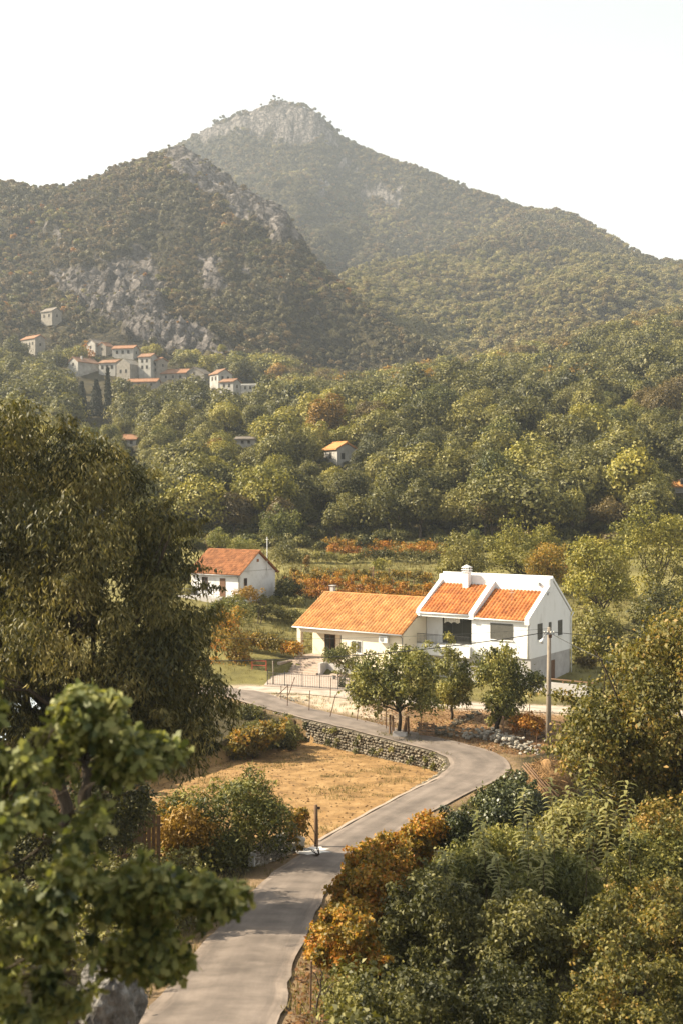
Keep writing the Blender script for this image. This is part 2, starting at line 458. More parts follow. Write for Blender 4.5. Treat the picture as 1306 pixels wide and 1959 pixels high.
COURT = [(wx(505,103),103),(wx(580,101.5),101.5),(wx(690,99.8),99.8),(wx(700,104.5),104.5),(wx(640,109),109),(wx(560,111.5),111.5),(wx(520,108.5),108.5)]
YARD = [at_row(px,py,-.2)[:2] for px,py in ((522,1334),(570,1330),(650,1338),(720,1345),(850,1352),(1000,1362),(1120,1370),(1060,1425),(1000,1440),(930,1440),(860,1420),(780,1400),(650,1372),(560,1350))]
def gz(x, y):
    x = np.atleast_1d(np.asarray(x, float)); y = np.atleast_1d(np.asarray(y, float))
    px = CX + F*x/np.maximum(y, 3.0)
    z = base_z(px, y)
    z = z + fbm(x/7, y/7, 3, 3)*np.interp(y, [0,60,130,200,600], [0.15,0.1,0.25,1.2,2.5])
    far = y > 420
    if far.any():
        X, Y, PX = x[far], y[far], px[far]
        wob = fbm(X/120, Y/120, 4, 21)
        PXw = PX + wob*10*np.clip((Y-500)/300, 0, 1)
        gul = np.abs(fbm(X/90+3, Y/200, 4, 31))
        sp, t1 = ridge(PX, Y, SP, np.interp(PX,[300,600,850],[530,520,500]), np.interp(PX,[300,700,900],[70,60,62]), [(0,0),(0.25,0.2),(0.55,0.5),(0.85,0.88),(1,1)], 0.55)
        rs, t2 = ridge(PX, Y, RS, 520.0, np.interp(PX,[500,800,1000,1306,1700],[55,64,72,88,100]), [(0,0),(0.35,0.28),(0.7,0.63),(1,1)], 0.3)
        pk, t3 = ridge(PX, Y, PK, 950.0, 120.0, [(0,0),(0.45,0.4),(0.82,0.74),(0.92,0.95),(1,1)], 0.5)
        env = lambda t: np.clip(np.sin(np.clip(t, 0, 1)*math.pi), 0, 1)
        sp = sp + env(t1)*(wob*16 - gul*22 + fbm(X/18, Y/18, 3, 5)*5)
        rs = rs + env(t2)*(wob*30 - gul*40 + fbm(X/25, Y/25, 3, 6)*5)
        pk = pk + env(t3)*(wob*30 - gul*45 + fbm(X/30, Y/30, 4, 7)*12)
        m = np.maximum(np.maximum(sp, rs), pk)
        b = z[far]
        k = 10.0
        hh = np.clip(0.5+0.5*(m-b)/k, 0, 1)
        z[far] = b*(1-hh)+m*hh + k*hh*(1-hh)
        # crags: rock bands break into steps
        rk = rock_mask(X, Y, z[far])
        n = fbm(X/9, Y/9, 4, 77)
        rk = rk*np.where((Y > 780) & (Y < 960), .55, 1.0)
        z[far] += rk*((0.5-np.abs(fbm(X/11, Y/40, 4, 77)))*8 - 2 + n*1.5 + (0.5-np.abs(fbm(X/4.5, Y/11, 2, 79)))*5 + np.floor(fbm(X/26, Y/10, 3, 80)*6)*1.8)
    near = (y < 140) & (y > -5) & (np.abs(x) < 60)
    if near.any():
        X, Y = x[near], y[near]; z0 = z[near]
        for L in (SIDE, ROAD):
            q, zr, sd, w = seg_dist(X, Y, L[::2] if len(L) > 60 else L)
            t = sm((q-w/2-0.25)/2.6)
            z0 = (zr-0.06)*(1-t)+z0*t
        c = in_poly(X, Y, COURT); z0 = np.where(c, 0.02, z0)
        f = in_poly(X, Y, FIELD)
        q, zr, sd, w = seg_dist(X, Y, ROAD[::2])
        f = f & (q > w/2-0.28)
        z0 = np.where(f, field_z(Y)-0.12, z0)
        z[near] = z0
    return z
ROCKS = [  # photo outlines of bare rock: (polygon, depth range)
 ([(312,285),(352,272),(420,318),(480,355),(550,388),(582,440),(580,470),(540,462),(495,435),(445,405),(395,365),(340,335)], (700,960)),
 ([(360,268),(405,240),(455,216),(525,190),(560,192),(605,212),(650,262),(655,275),(600,278),(540,275),(470,255),(420,262)], (1450,1760)),
 ([(85,520),(150,505),(215,500),(270,470),(300,500),(310,560),(340,600),(400,640),(465,680),(455,705),(400,712),(330,680),(250,640),(190,600),(150,580),(95,545)], (500,880)),
 ([(378,490),(412,488),(440,530),(430,555),(385,560)], (560,900)),
 ([(90,425),(120,440),(145,470),(120,475),(95,450)], (600,900)),
 ([(370,455),(395,460),(398,475),(375,472)], (600,900)), ([(530,565),(548,565),(550,580),(532,582)], (560,800)), ([(585,580),(605,590),(602,608),(588,602)], (560,800)),
 ([(600,330),(620,335),(630,375),(605,380)], (1100,1700)), ([(690,350),(760,365),(765,392),(720,385),(685,370)], (1100,1700)), ([(640,300),(680,310),(690,330),(645,325)],(1100,1700)),
 ([(455,505),(475,508),(478,522),(458,520)], (560,900)), ([(460,375),(500,385),(540,425),(505,430)],(600,900)), ([(745,515),(800,512),(810,522),(760,526)],(600,1100)), ([(1030,410),(1060,412),(1062,420),(1035,420)],(900,1300)),
]
def rock_mask(x, y, z):
    px = CX + F*x/y; py = HY - (z-CAMZ)/y*F
    px = px + fbm(x/14, y/14, 3, 55)*26; py = py + fbm(x/14, y/14, 3, 56)*22
    r = np.zeros(x.shape)
    for poly, (a, b) in ROCKS:
        r = np.maximum(r, (in_poly(px, py, poly) & (y > a) & (y < b)).astype(float))
    return r

# grid: rows get coarser with distance, columns fan out with the valley
rows = [-40.0]
while rows[-1] < 2250:
    d = rows[-1]
    rows.append(d + (1.0 if d < 18 else max(0.36, 0.0052*d)))
rows = np.array(rows)
NC = 330
s_ = np.linspace(-1, 1, NC)
s_ = np.sign(s_)*(0.75*np.abs(s_)+0.25*np.abs(s_)**2)
RX = (12 + np.abs(rows)*0.43)[:, None]*s_[None, :]
RY = np.repeat(rows[:, None], NC, 1)
GZ = gz(RX.ravel(), RY.ravel()).reshape(RX.shape)
def sheet(name, r0, r1, mat):
    X, Y, Z = RX[r0:r1], RY[r0:r1], GZ[r0:r1]
    n, m = X.shape
    idx = np.arange(n*m).reshape(n, m)
    Fq = np.stack([idx[:-1,:-1], idx[:-1,1:], idx[1:,1:], idx[1:,:-1]], -1).reshape(-1, 4)
    xf, yf, zf = X.ravel(), Y.ravel(), Z.ravel()
    if name == 'ground':
        col = ground_colour(xf, yf)
    else:
        rk = rock_mask(xf, yf, zf) if yf.max() > 600 else np.zeros(xf.shape)
        soil = np.array([0.045,0.036,0.015])[None]*(1+0.4*fbm(xf/30, yf/30, 3, 9))[:,None]
        rock = np.array([0.15,0.132,0.12])[None]*(1+0.75*fbm(xf/5, yf/16, 4, 8)+0.35*fbm(xf/30, yf/30, 2, 10))[:,None]
        c = soil*(1-rk[:,None])+rock*rk[:,None]
        col = np.concatenate([np.clip(c,0.01,1), np.ones((len(xf),1))], 1)
    me = fastmesh(name, np.stack([xf,yf,zf],1), Fq, mat, {'col':('POINT',col)}, name != 'mountain')
    return tag(obj(name, me), kind='structure')
def ground_colour(x, y):
    n = fbm(x/3, y/3, 4, 12); n2 = fbm(x/0.9, y/0.9, 3, 13)
    grass = np.array([0.15,0.13,0.045]); dirt = np.array([0.2,0.135,0.075]); litter = np.array([0.15,0.075,0.03]); dark = np.array([0.05,0.04,0.018]); dust = np.array([0.36,0.29,0.215])
    c = np.repeat(dark[None], len(x), 0)*1.0
    w = sm((y-92)/10)[:,None]; c = c*(1-w)+grass[None]*w
    yd = in_poly(x+n*0.5, y+n*0.5, YARD)
    px = CX+F*x/np.maximum(y,3)
    lit = sm((px-690)/80 + n*1.0)[:,None]
    yc = dust[None]*(1-lit)+(litter*0.6+dirt*0.6)[None]*lit
    c = np.where(yd[:,None], yc, c)
    near = (np.abs(x) < 60) & (y < 140)
    q = np.full(x.shape, 99.0)
    a, _, sd, wd = seg_dist(x[near], y[near], ROAD[::2]); q[near] = a-wd/2
    v = (1-sm((q-0.3+n*0.6)/1.1))[:,None]
    c = c*(1-v)+(dirt*0.9)[None]*v
    a2, _, _, wd2 = seg_dist(x[near], y[near], SIDE); q2 = np.full(x.shape, 99.0); q2[near] = a2-wd2/2
    v = (1-sm((q2+n*0.5)/1.2))[:,None]
    c = c*(1-v)+(dust*0.9)[None]*v
    f = in_poly(x, y, FIELD)
    c = np.where(f[:,None], np.array([0.25,0.15,0.06])[None], c)
    c = c*(1+0.35*n2+0.35*n+0.3*fbm(x/9, y/5, 3, 19))[:,None]
    return np.concatenate([np.clip(c,0.01,1), np.ones((len(x),1))], 1)
def mat_colattr(name, rough=0.95, bump=0.5, bscale=3.0, bdist=0.1, nscale=5.0, var=0.35):
    m, nt, bs, out = newmat(name)
    a = nt.nodes.new('ShaderNodeAttribute'); a.attribute_name = 'col'
    n = noise_node(nt, nscale, 8, 0.65)
    mr = nt.nodes.new('ShaderNodeMapRange'); mr.inputs['From Min'].default_value = 0.3; mr.inputs['From Max'].default_value = 0.7
    mr.inputs['To Min'].default_value = 1-var; mr.inputs['To Max'].default_value = 1+var
    nt.links.new(n.outputs['Fac'], mr.inputs['Value'])
    sc = nt.nodes.new('ShaderNodeVectorMath'); sc.operation = 'SCALE'
    nt.links.new(a.outputs['Color'], sc.inputs[0]); nt.links.new(mr.outputs[0], sc.inputs['Scale'])
    nt.links.new(sc.outputs[0], bs.inputs['Base Color'])
    bs.inputs['Roughness'].default_value = rough; bs.inputs['Specular IOR Level'].default_value = 0.15
    n2 = noise_node(nt, bscale, 10, 0.7)
    b = nt.nodes.new('ShaderNodeBump'); b.inputs['Strength'].default_value = bump; b.inputs['Distance'].default_value = bdist
    nt.links.new(n2.outputs['Fac'], b.inputs['Height']); nt.links.new(b.outputs[0], bs.inputs['Normal'])
    return m
M['ground'] = mat_colattr('ground_earth', bscale=6, nscale=9)
M['hill'] = mat_colattr('hill_earth', bscale=0.5, bdist=1.0, nscale=0.5)
M['mountain'] = mat_colattr('mountain_rock', bump=1.0, bscale=0.16, bdist=7.0, nscale=0.3, var=0.6)
nt = M['mountain'].node_tree       # dark fissures split the rock faces
tc = nt.nodes.new('ShaderNodeTexCoord'); mp = nt.nodes.new('ShaderNodeMapping'); mp.inputs['Scale'].default_value = (1.0, 0.45, 0.3)
nz = nt.nodes.new('ShaderNodeTexNoise'); nz.inputs['Scale'].default_value = 0.2; nz.inputs['Detail'].default_value = 5
ad = nt.nodes.new('ShaderNodeVectorMath'); ad.operation = 'MULTIPLY_ADD'; ad.inputs[1].default_value = (9,9,9)
nt.links.new(tc.outputs['Object'], mp.inputs[0]); nt.links.new(tc.outputs['Object'], nz.inputs['Vector'])
nt.links.new(nz.outputs['Color'], ad.inputs[0]); nt.links.new(mp.outputs[0], ad.inputs[2])
vo = nt.nodes.new('ShaderNodeTexVoronoi'); vo.feature = 'DISTANCE_TO_EDGE'; vo.inputs['Scale'].default_value = 0.16
nt.links.new(ad.outputs[0], vo.inputs['Vector'])
mr = nt.nodes.new('ShaderNodeMapRange'); mr.inputs['From Max'].default_value = 0.16; mr.inputs['To Min'].default_value = 0.4; mr.inputs['To Max'].default_value = 1.08
nt.links.new(vo.outputs['Distance'], mr.inputs['Value'])
bs_ = [n for n in nt.nodes if n.type == 'BSDF_PRINCIPLED'][0]; src = bs_.inputs['Base Color'].links[0].from_socket
s2 = nt.nodes.new('ShaderNodeVectorMath'); s2.operation = 'SCALE'; nt.links.new(src, s2.inputs[0]); nt.links.new(mr.outputs[0], s2.inputs['Scale'])
nt.links.new(s2.outputs[0], bs_.inputs['Base Color'])
b1 = bs_.inputs['Normal'].links[0].from_node; b2 = nt.nodes.new('ShaderNodeBump'); b2.inputs['Strength'].default_value = 0.9; b2.inputs['Distance'].default_value = 3.0
nt.links.new(mr.outputs[0], b2.inputs['Height']); nt.links.new(b1.outputs[0], b2.inputs['Normal']); nt.links.new(b2.outputs[0], bs_.inputs['Normal'])
ra = int(np.searchsorted(rows, 200)); rb = int(np.searchsorted(rows, 560))
sheet('ground', 0, ra+1, M['ground'])
sheet('hill', ra, rb+1, M['hill'])
sheet('mountain', rb, len(rows), M['mountain'])
def ground_at(x, y):
    return float(gz(np.array([x]), np.array([y]))[0])
def onground(px, d):
    x = wx(px, d); return Vector((x, d, ground_at(x, d)))

# ------------------------------------------------------------------ roads, field, courtyard
def ribbon(name, L, mat, lift, nacross=9, edge=0.18, seed=1):
    L = np.asarray(L); T = np.gradient(L[:,:2], axis=0); T /= np.linalg.norm(T,axis=1)[:,None]+1e-9
    N = np.stack([-T[:,1], T[:,0]], 1)
    s = np.concatenate([[0], np.cumsum(np.linalg.norm(np.diff(L[:,:2],axis=0),axis=1))])
    u = np.linspace(-1, 1, nacross)
    V = []; UV = []
    for i in range(len(L)):
        wl = L[i,3]/2 + edge*float(fbm(np.array([s[i]/1.3]), np.array([seed*7.1]), 3, seed)[0])
        wr = L[i,3]/2 + edge*float(fbm(np.array([s[i]/1.3]), np.array([seed*9.7]), 3, seed+3)[0])
        for q in u:
            w = q*(wl if q > 0 else wr)
            V.append((L[i,0]+N[i,0]*w, L[i,1]+N[i,1]*w, L[i,2]+lift+0.05*(1-q*q)-0.015*math.exp(-((abs(q)-0.5)/0.13)**2))); UV.append((q, s[i]))
    n = len(L); idx = np.arange(n*nacross).reshape(n, nacross)
    Fq = np.stack([idx[:-1,:-1], idx[1:,:-1], idx[1:,1:], idx[:-1,1:]], -1).reshape(-1,4)
    UV = np.array(UV)
    me = fastmesh(name, np.array(V), Fq, mat, {'across':('POINT',UV[:,0]), 'along':('POINT',UV[:,1])}, True)
    bm = bmesh.new(); bm.from_mesh(me); bmesh.ops.recalc_face_normals(bm, faces=bm.faces)
    if bm.faces[0].normal.z < 0: bmesh.ops.reverse_faces(bm, faces=bm.faces)
    bm.to_mesh(me); bm.free()
    return tag(obj(name, me), kind='structure')
def road_mat(name, c_mid, c_track, c_edge):
    m, nt, bs, out = newmat(name)
    a = nt.nodes.new('ShaderNodeAttribute'); a.attribute_name = 'across'
    b = nt.nodes.new('ShaderNodeAttribute'); b.attribute_name = 'along'
    cx = nt.nodes.new('ShaderNodeCombineXYZ')
    m1 = nt.nodes.new('ShaderNodeMath'); m1.operation = 'MULTIPLY'; m1.inputs[1].default_value = 5.0
    m2 = nt.nodes.new('ShaderNodeMath'); m2.operation = 'MULTIPLY'; m2.inputs[1].default_value = 0.22
    nt.links.new(a.outputs['Fac'], m1.inputs[0]); nt.links.new(b.outputs['Fac'], m2.inputs[0])
    nt.links.new(m1.outputs[0], cx.inputs[0]); nt.links.new(m2.outputs[0], cx.inputs[1])
    n = nt.nodes.new('ShaderNodeTexNoise'); n.inputs['Scale'].default_value = 1.3; n.inputs['Detail'].default_value = 6; n.inputs['Roughness'].default_value = 0.62
    nt.links.new(cx.outputs[0], n.inputs['Vector'])
    ab = nt.nodes.new('ShaderNodeMath'); ab.operation = 'ABSOLUTE'; nt.links.new(a.outputs['Fac'], ab.inputs[0])
    sub = nt.nodes.new('ShaderNodeMath'); sub.operation = 'MULTIPLY_ADD'; sub.inputs[1].default_value = 0.9; sub.inputs[2].default_value = -0.42
    nt.links.new(n.outputs['Fac'], sub.inputs[0])
    ad = nt.nodes.new('ShaderNodeMath'); ad.operation = 'ADD'; nt.links.new(ab.outputs[0], ad.inputs[0]); nt.links.new(sub.outputs[0], ad.inputs[1])
    r = ramp(nt, [c_mid, c_track, c_mid, c_edge], [0.1,0.5,0.78,1.0]); nt.links.new(ad.outputs[0], r.inputs[0])
    g = noise_node(nt, 22, 6, 0.7); mr = nt.nodes.new('ShaderNodeMapRange'); mr.inputs['To Min'].default_value = 0.72; mr.inputs['To Max'].default_value = 1.28
    nt.links.new(g.outputs['Fac'], mr.inputs['Value'])
    g2 = noise_node(nt, 0.7, 5, 0.6); mr2 = nt.nodes.new('ShaderNodeMapRange'); mr2.inputs['From Min'].default_value=.3; mr2.inputs['From Max'].default_value=.7; mr2.inputs['To Min'].default_value = 0.7; mr2.inputs['To Max'].default_value = 1.28
    nt.links.new(g2.outputs['Fac'], mr2.inputs['Value'])
    mu = nt.nodes.new('ShaderNodeMath'); mu.operation='MULTIPLY'; nt.links.new(mr.outputs[0], mu.inputs[0]); nt.links.new(mr2.outputs[0], mu.inputs[1])
    sc = nt.nodes.new('ShaderNodeVectorMath'); sc.operation = 'SCALE'; nt.links.new(r.outputs[0], sc.inputs[0]); nt.links.new(mu.outputs[0], sc.inputs['Scale'])
    nt.links.new(sc.outputs[0], bs.inputs['Base Color']); bs.inputs['Roughness'].default_value = 0.85; bs.inputs['Specular IOR Level'].default_value = 0.25
    bp = nt.nodes.new('ShaderNodeBump'); bp.inputs['Strength'].default_value = 0.4; bp.inputs['Distance'].default_value = 0.03
    nt.links.new(g.outputs['Fac'], bp.inputs['Height']); nt.links.new(bp.outputs[0], bs.inputs['Normal'])
    return m
M['road'] = road_mat('worn_asphalt', (0.135,0.109,0.09), (0.172,0.139,0.114), (0.215,0.17,0.136))
M['side_road'] = road_mat('dusty_track', (0.31,0.26,0.21), (0.38,0.325,0.27), (0.3,0.24,0.175))
ribbon('road', ROAD, M['road'], 0.02, 13, 0.14, 1)
ribbon('side_road', SIDE, M['side_road'], -0.01, 9, 0.25, 5)

# tilled field: a sheet with furrow clods of its own
fx0, fx1 = min(p[0] for p in FIELD), max(p[0] for p in FIELD); fy0, fy1 = min(p[1] for p in FIELD), max(p[1] for p in FIELD)
gx = np.arange(fx0, fx1, 0.14); gy = np.arange(fy0, fy1, 0.16)
FX, FY = np.meshgrid(gx, gy)
fq, _, _, fw = seg_dist(FX.ravel(), FY.ravel(), ROAD[::2])
ok = (in_poly(FX.ravel(), FY.ravel(), FIELD) & (fq > fw/2+0.05)).reshape(FX.shape)
ch = 0.06*np.abs(fbm(FX/0.5, FY/0.35, 4, 41)) + 0.05*fbm(FX/1.6, FY/0.6, 3, 42)
FZ = field_z(FY) + ch
idx = np.arange(FX.size).reshape(FX.shape)
okf = ok[:-1,:-1]&ok[1:,:-1]&ok[:-1,1:]&ok[1:,1:]
Fq = np.stack([idx[:-1,:-1], idx[:-1,1:], idx[1:,1:], idx[1:,:-1]], -1)[okf]
used = np.unique(Fq); rem = -np.ones(FX.size, int); rem[used] = np.arange(len(used))
M['tilled'] = mat_noise('tilled_soil', [(0.13,0.072,0.025),(0.24,0.138,0.05),(0.32,0.2,0.085)], 1.1, 0.95, 0.7, 7, bdist=0.08)
me = fastmesh('field', np.stack([FX.ravel(),FY.ravel(),FZ.ravel()],1)[used], rem[Fq], M['tilled'], None, False)
tag(obj('field', me), kind='structure')
# clods
rg = np.random.default_rng(4)
cl_v = []; cl_f = []
oc = np.array([(1,0,0),(-1,0,0),(0,1,0),(0,-1,0),(0,0,1),(0,0,-1)], float)
of = np.array([(0,2,4),(2,1,4),(1,3,4),(3,0,4),(2,0,5),(1,2,5),(3,1,5),(0,3,5)])
cand = used[rg.integers(0, len(used), 2600)]
pos = np.stack([FX.ravel()[cand], FY.ravel()[cand], FZ.ravel()[cand]], 1) + rg.normal(0,.05,(len(cand),3))*[1,1,0]
sz = 0.025+0.07*rg.random(len(cand))**3
V = pos[:,None,:] + (oc[None]*rg.uniform(0.6,1.3,(len(cand),6,1)))*sz[:,None,None]*[1.2,1,.8]
Fc = (of[None]+6*np.arange(len(cand))[:,None,None]).reshape(-1,3)
M['clod'] = mat_noise('soil_clod', [(0.09,0.05,0.02),(0.22,0.13,0.055)], 1.0, 0.95)
tag(obj('soil_clods', fastmesh('soil_clods', V.reshape(-1,3), Fc, M['clod'])), 'loose brown clods strewn over the tilled field', 'soil', kind='stuff')

# courtyard paving and a kerb between road and field
M['court'] = mat_noise('courtyard_concrete', [(0.3,0.24,0.195),(0.38,0.31,0.26)], 1.5, 0.85, 0.1, 12)
mb = MB(); mb.prism([(p[0],p[1]) for p in COURT], -0.2, 0.11, 'z')
tag(mb.build('courtyard', M['court']), kind='structure')
def offset_line(L, off):
    L = np.asarray(L); T = np.gradient(L[:,:2], axis=0); T /= np.linalg.norm(T,axis=1)[:,None]+1e-9
    o = L.copy(); o[:,0] += -T[:,1]*off; o[:,1] += T[:,0]*off
    return o
i0 = int(np.argmin(np.abs(ROAD[:,1]-57.5))); i1 = int(np.argmin(np.abs(ROAD[:,1]-71.2)))
kl = offset_line(ROAD, 0)[i0:i1]; kl = offset_line(kl, 1.56)
M['kerb'] = mat_noise('kerb_concrete', [(0.26,0.2,0.155),(0.34,0.27,0.21)], 2, 0.9, 0.1, 10)
mb = MB()
nk = len(kl); T = np.gradient(kl[:,:2], axis=0); T /= np.linalg.norm(T,axis=1)[:,None]
for i in range(nk):
    nx, ny = -T[i,1], T[i,0]
    for w, z in ((-0.09,-0.6),(-0.09,0.06),(0.09,0.06),(0.09,-0.9)):
        mb.v.append((kl[i,0]+nx*w, kl[i,1]+ny*w, kl[i,2]+z+0.02*math.sin(i*1.7)))
for i in range(nk-1):
    for k in range(3):
        mb.f.append([i*4+k, i*4+k+1, i*4+5+k, i*4+4+k]); mb.t.append(.5)
tag(mb.build('kerb', M['kerb']), kind='structure')
# a splash of pale cement where the wall meets the road
mb = MB(); c0 = P(626,1632,dz(1632,-.1)); c0.z = 0
rg = random.Random(3); pts = []
i2 = int(np.argmin(np.abs(ROAD[:,1]-55.0)))
cp = offset_line(ROAD, 1.15)[i2]
for k in range(18):
    a = k/18*6.283; r = (0.75 if k%2 else 0.55)*rg.uniform(.8,1.2)
    x, y = cp[0]+math.cos(a)*r*1.2, cp[1]+math.sin(a)*r*1.4
    q, zr, sd, w = seg_dist(np.array([x]), np.array([y]), ROAD)
    pts.append((x, y, float(zr[0])+0.02+0.062*(1-min(1,(q[0]/(w[0]/2)))**2)))
mb.quadify(pts, [tuple(range(18))])
M['cement'] = mat_noise('spilled_cement', [(0.5,0.45,0.4),(0.7,0.66,0.6)], 3, 0.9)
tag(mb.build('cement_patch', M['cement']), kind='structure')

# ------------------------------------------------------------------ buildings
RZ = math.radians(-35)
def roof_tiles(name, parent, x0, x1, ya, za, yb, zb, cw, rl, mat, seed=0, lift=0.0, amp=0.045):
    """rows of pantiles on the slope from (ya,za) eave up to (yb,zb); real courses, one part"""
    rg = np.random.default_rng(seed)
    sl = math.hypot(yb-ya, zb-za); uy, uz = (yb-ya)/sl, (zb-za)/sl
    ny, nz = -uz, uy
    if nz < 0: ny, nz = -ny, -nz
    nr = max(1, round(sl/rl)); nc = max(1, round((x1-x0)/cw)); rl = sl/nr; cw = (x1-x0)/nc
    prof = [(0,0.0),(0.18,0.75),(0.42,1.0),(0.66,0.75),(0.84,0.08),(1.0,0.0)]
    V = []; Fq = []; T = []
    for r in range(nr):
        for c in range(nc):
            b = len(V); t = rg.random(); j = rg.normal(0, 0.006)
            for e, h in ((-0.02, 0.075), (rl+0.03, 0.008)):
                for u, p in prof:
                    s = r*rl+e
                    hh = lift+h+p*amp+j
                    V.append((x0+(c+u)*cw, ya+uy*s+ny*hh, za+uz*s+nz*hh))
            # lower lip
            for u, p in prof:
                s = r*rl-0.02
                V.append((x0+(c+u)*cw, ya+uy*s+ny*(lift+0.0), za+uz*s+nz*(lift+0.0)))
            k = len(prof)
            for i in range(k-1):
                Fq.append((b+i, b+i+1, b+k+i+1, b+k+i)); T.append(t)
                Fq.append((b+2*k+i, b+2*k+i+1, b+i+1, b+i)); T.append(t)
    me = fastmesh(name, np.array(V), np.array(Fq), mat, {'tint':('FACE',np.array(T))})
    return tag(obj(name, me, parent), kind='stuff')
def window(parent, face, a0, a1, z0, z1, at, glassmat, framemat, out=-1, sill=True, slats=0, bars=1, name='window'):
    """face 'y': pane in the xz plane at y=at (out -1 = towards -y); face 'x': in the yz plane at x=at"""
    def bx(mb, p0, p1, q0, q1, o0, o1):
        o0, o1 = sorted((at+out*o0, at+out*o1))
        return mb.box(p0, p1, o0, o1, q0, q1) if face == 'y' else mb.box(o0, o1, p0, p1, q0, q1)
    f = 0.06
    fr = MB()
    bx(fr, a0, a1, z1-f, z1, -0.02, 0.05); bx(fr, a0, a1, z0, z0+f, -0.02, 0.05)
    bx(fr, a0, a0+f, z0+f, z1-f, -0.02, 0.05); bx(fr, a1-f, a1, z0+f, z1-f, -0.02, 0.05)
    for k in range(bars):
        c = a0+(a1-a0)*(k+1)/(bars+1); bx(fr, c-f/2, c+f/2, z0+f, z1-f, -0.02, 0.045)
    w = fr.build(name, framemat, parent)
    bx(MB(), a0+f, a1-f, z0+f, z1-f, -0.02, 0.012).build('pane', glassmat, w)
    if slats:
        mb = MB()
        n = slats
        for k in range(n):
            q = z0+f+(z1-z0-2*f)*k/n; h = (z1-z0-2*f)/n
            bx(mb, a0+f+.003, a1-f-.003, q+0.008, q+h-0.006, 0.014, 0.034)
        mb.build('roller_shutter', M['shutter'], w)
    if sill:
        bx(MB(), a0-0.08, a1+0.08, z0-0.07, z0-0.003, 0.0, 0.12).build('sill', M['plaster'], w)
    return w

# --- white two-storey house
W = thing('two_storey_house', 'white two storey house with orange tiled roofs split by white parapets and a loggia', 'house', (7.28,108.6,0), RZ)
boxpart('base_wall', M['concrete'], W, 0.0, 11.46, 0.15, 8.66, -1.2, 2.58)
mb = MB(); mb.prism([(0,2.58),(8.7,2.58),(8.7,6.05),(4.55,9.36),(3.93,9.36),(3.93,8.2),(0,5.92)], 5.62, 11.5)
mb.build('wall', M['plaster'], W)
mb = MB(); mb.prism([(1.4,2.58),(8.7,2.58),(8.7,6.05),(4.55,9.362),(3.93,9.362),(3.93,8.55),(1.4,7.1)], 0.0, 5.615)
mb.build('recessed_wall', M['plaster'], W)
bal = boxpart('balcony', M['plaster'], W, -0.3, 5.6, -0.35, 1.38, 2.2, 3.2)
mb = MB(); mb.prism([(-0.28,5.78),(1.39,5.78),(1.39,7.08),(3.9,8.5),(3.9,8.56),(-0.28,6.2)], -0.02, 5.55)
lroof = mb.build('loggia_roof', M['plaster'], W)
roof_tiles('roof_tiles', lroof, 0.34, 5.5, -0.3, 6.22, 3.9, 8.58, 0.36, 0.42, M['tile'], 1, 0, 0.1)
mb = MB(); mb.prism([(-0.2,5.86),(0,5.93),(3.92,8.21),(3.92,8.25),(-0.2,5.94)], 6.02, 11.1)
rroof = mb.build('roof', M['plaster'], W)
roof_tiles('roof_tiles', rroof, 6.02, 11.12, -0.22, 5.96, 3.9, 8.26, 0.36, 0.42, M['tile'], 2, 0, 0.1)
for nm, a, b, lo, hi in (('parapet',-0.06,0.33,6.05,8.62),('parapet',5.5,6.0,6.02,8.64),('parapet',11.12,11.56,5.86,8.4)):
    mb = MB(); mb.prism([(-0.36,lo-0.25),(-0.36,lo+0.32),(3.95,hi+0.42),(3.95,hi-0.2)], a, b); mb.build(nm, M['plaster'], W)
boxpart('ridge_wall', M['plaster'], W, -0.08, 11.58, 3.96, 4.62, 8.2, 9.5)
mb = MB(); mb.prism([(4.64,9.42),(8.95,6.02),(8.95,6.3),(4.64,9.72-0.02)], -0.05, 11.54); mb.build('back_roof', M['plaster'], W)
ch = MB().box(2.9,3.5,3.2,3.8,7.6,9.75).build('chimney', M['plaster'], W)
mb = MB()
for k in range(3): mb.box(2.82-.04*(k==1),3.58+.04*(k==1),3.12,3.88,9.8+k*0.2,9.87+k*0.2)
for a in (2.92,3.44):
    for b in (3.22,3.74): mb.box(a,a+0.06,b,b+0.06,9.75,10.27)
mb.quadify([(2.85,3.15,10.3),(3.55,3.15,10.3),(3.55,3.85,10.3),(2.85,3.85,10.3),(3.2,3.5,10.52)],[(0,1,4),(1,2,4),(2,3,4),(3,0,4),(3,2,1,0)])
mb.build('chimney_cap', M['plaster'], ch)
gd = MB().box(1.8,4.9,1.33,1.39,3.22,5.68).build('sliding_door', M['black_metal'], W)
for a, b in ((1.88,2.85),(2.92,3.86),(3.93,4.82)): MB().box(a,b,1.315,1.328,3.3,5.6).build('pane', M['glass'], gd)
mb = MB()
for i in range(14):
    a = 2.0+i*0.12; mb.box(a,a+0.1,1.295-0.01*(i%2),1.308-0.01*(i%2),5.62-0.55+0.16*abs(math.sin(i*0.55)),5.6)
mb.build('curtain', M['curtain'], gd)
window(W, 'y', 7.55, 9.8, 4.1, 5.57, 0.0, M['glass'], M['shutter'], -1, True, 16, 1)
window(W, 'x', 1.5, 2.45, 4.14, 5.56, 11.5, M['glass'], M['shutter'], 1, True, 16, 0)
window(W, 'x', 3.85, 4.35, 4.72, 5.5, 11.5, M['glass'], M['shutter'], 1, False, 8, 0)
window(W, 'x', 5.85, 6.75, 4.1, 5.5, 11.5, M['glass'], M['shutter'], 1, True, 16, 0)
rl = MB().box(-0.28,5.55,-0.3,-0.26,4.1,4.15).box(-0.28,5.55,-0.3,-0.26,3.3,3.33).box(-0.29,-0.25,-0.25,1.35,4.1,4.15).box(-0.29,-0.25,-0.25,1.35,3.3,3.33).build('balcony_railing', M['black_metal'], W)
for i in range(40):
    MB().box(-0.28+i*0.147,-0.26+i*0.147,-0.29,-0.27,3.2,4.1).build('baluster', M['black_metal'], rl)
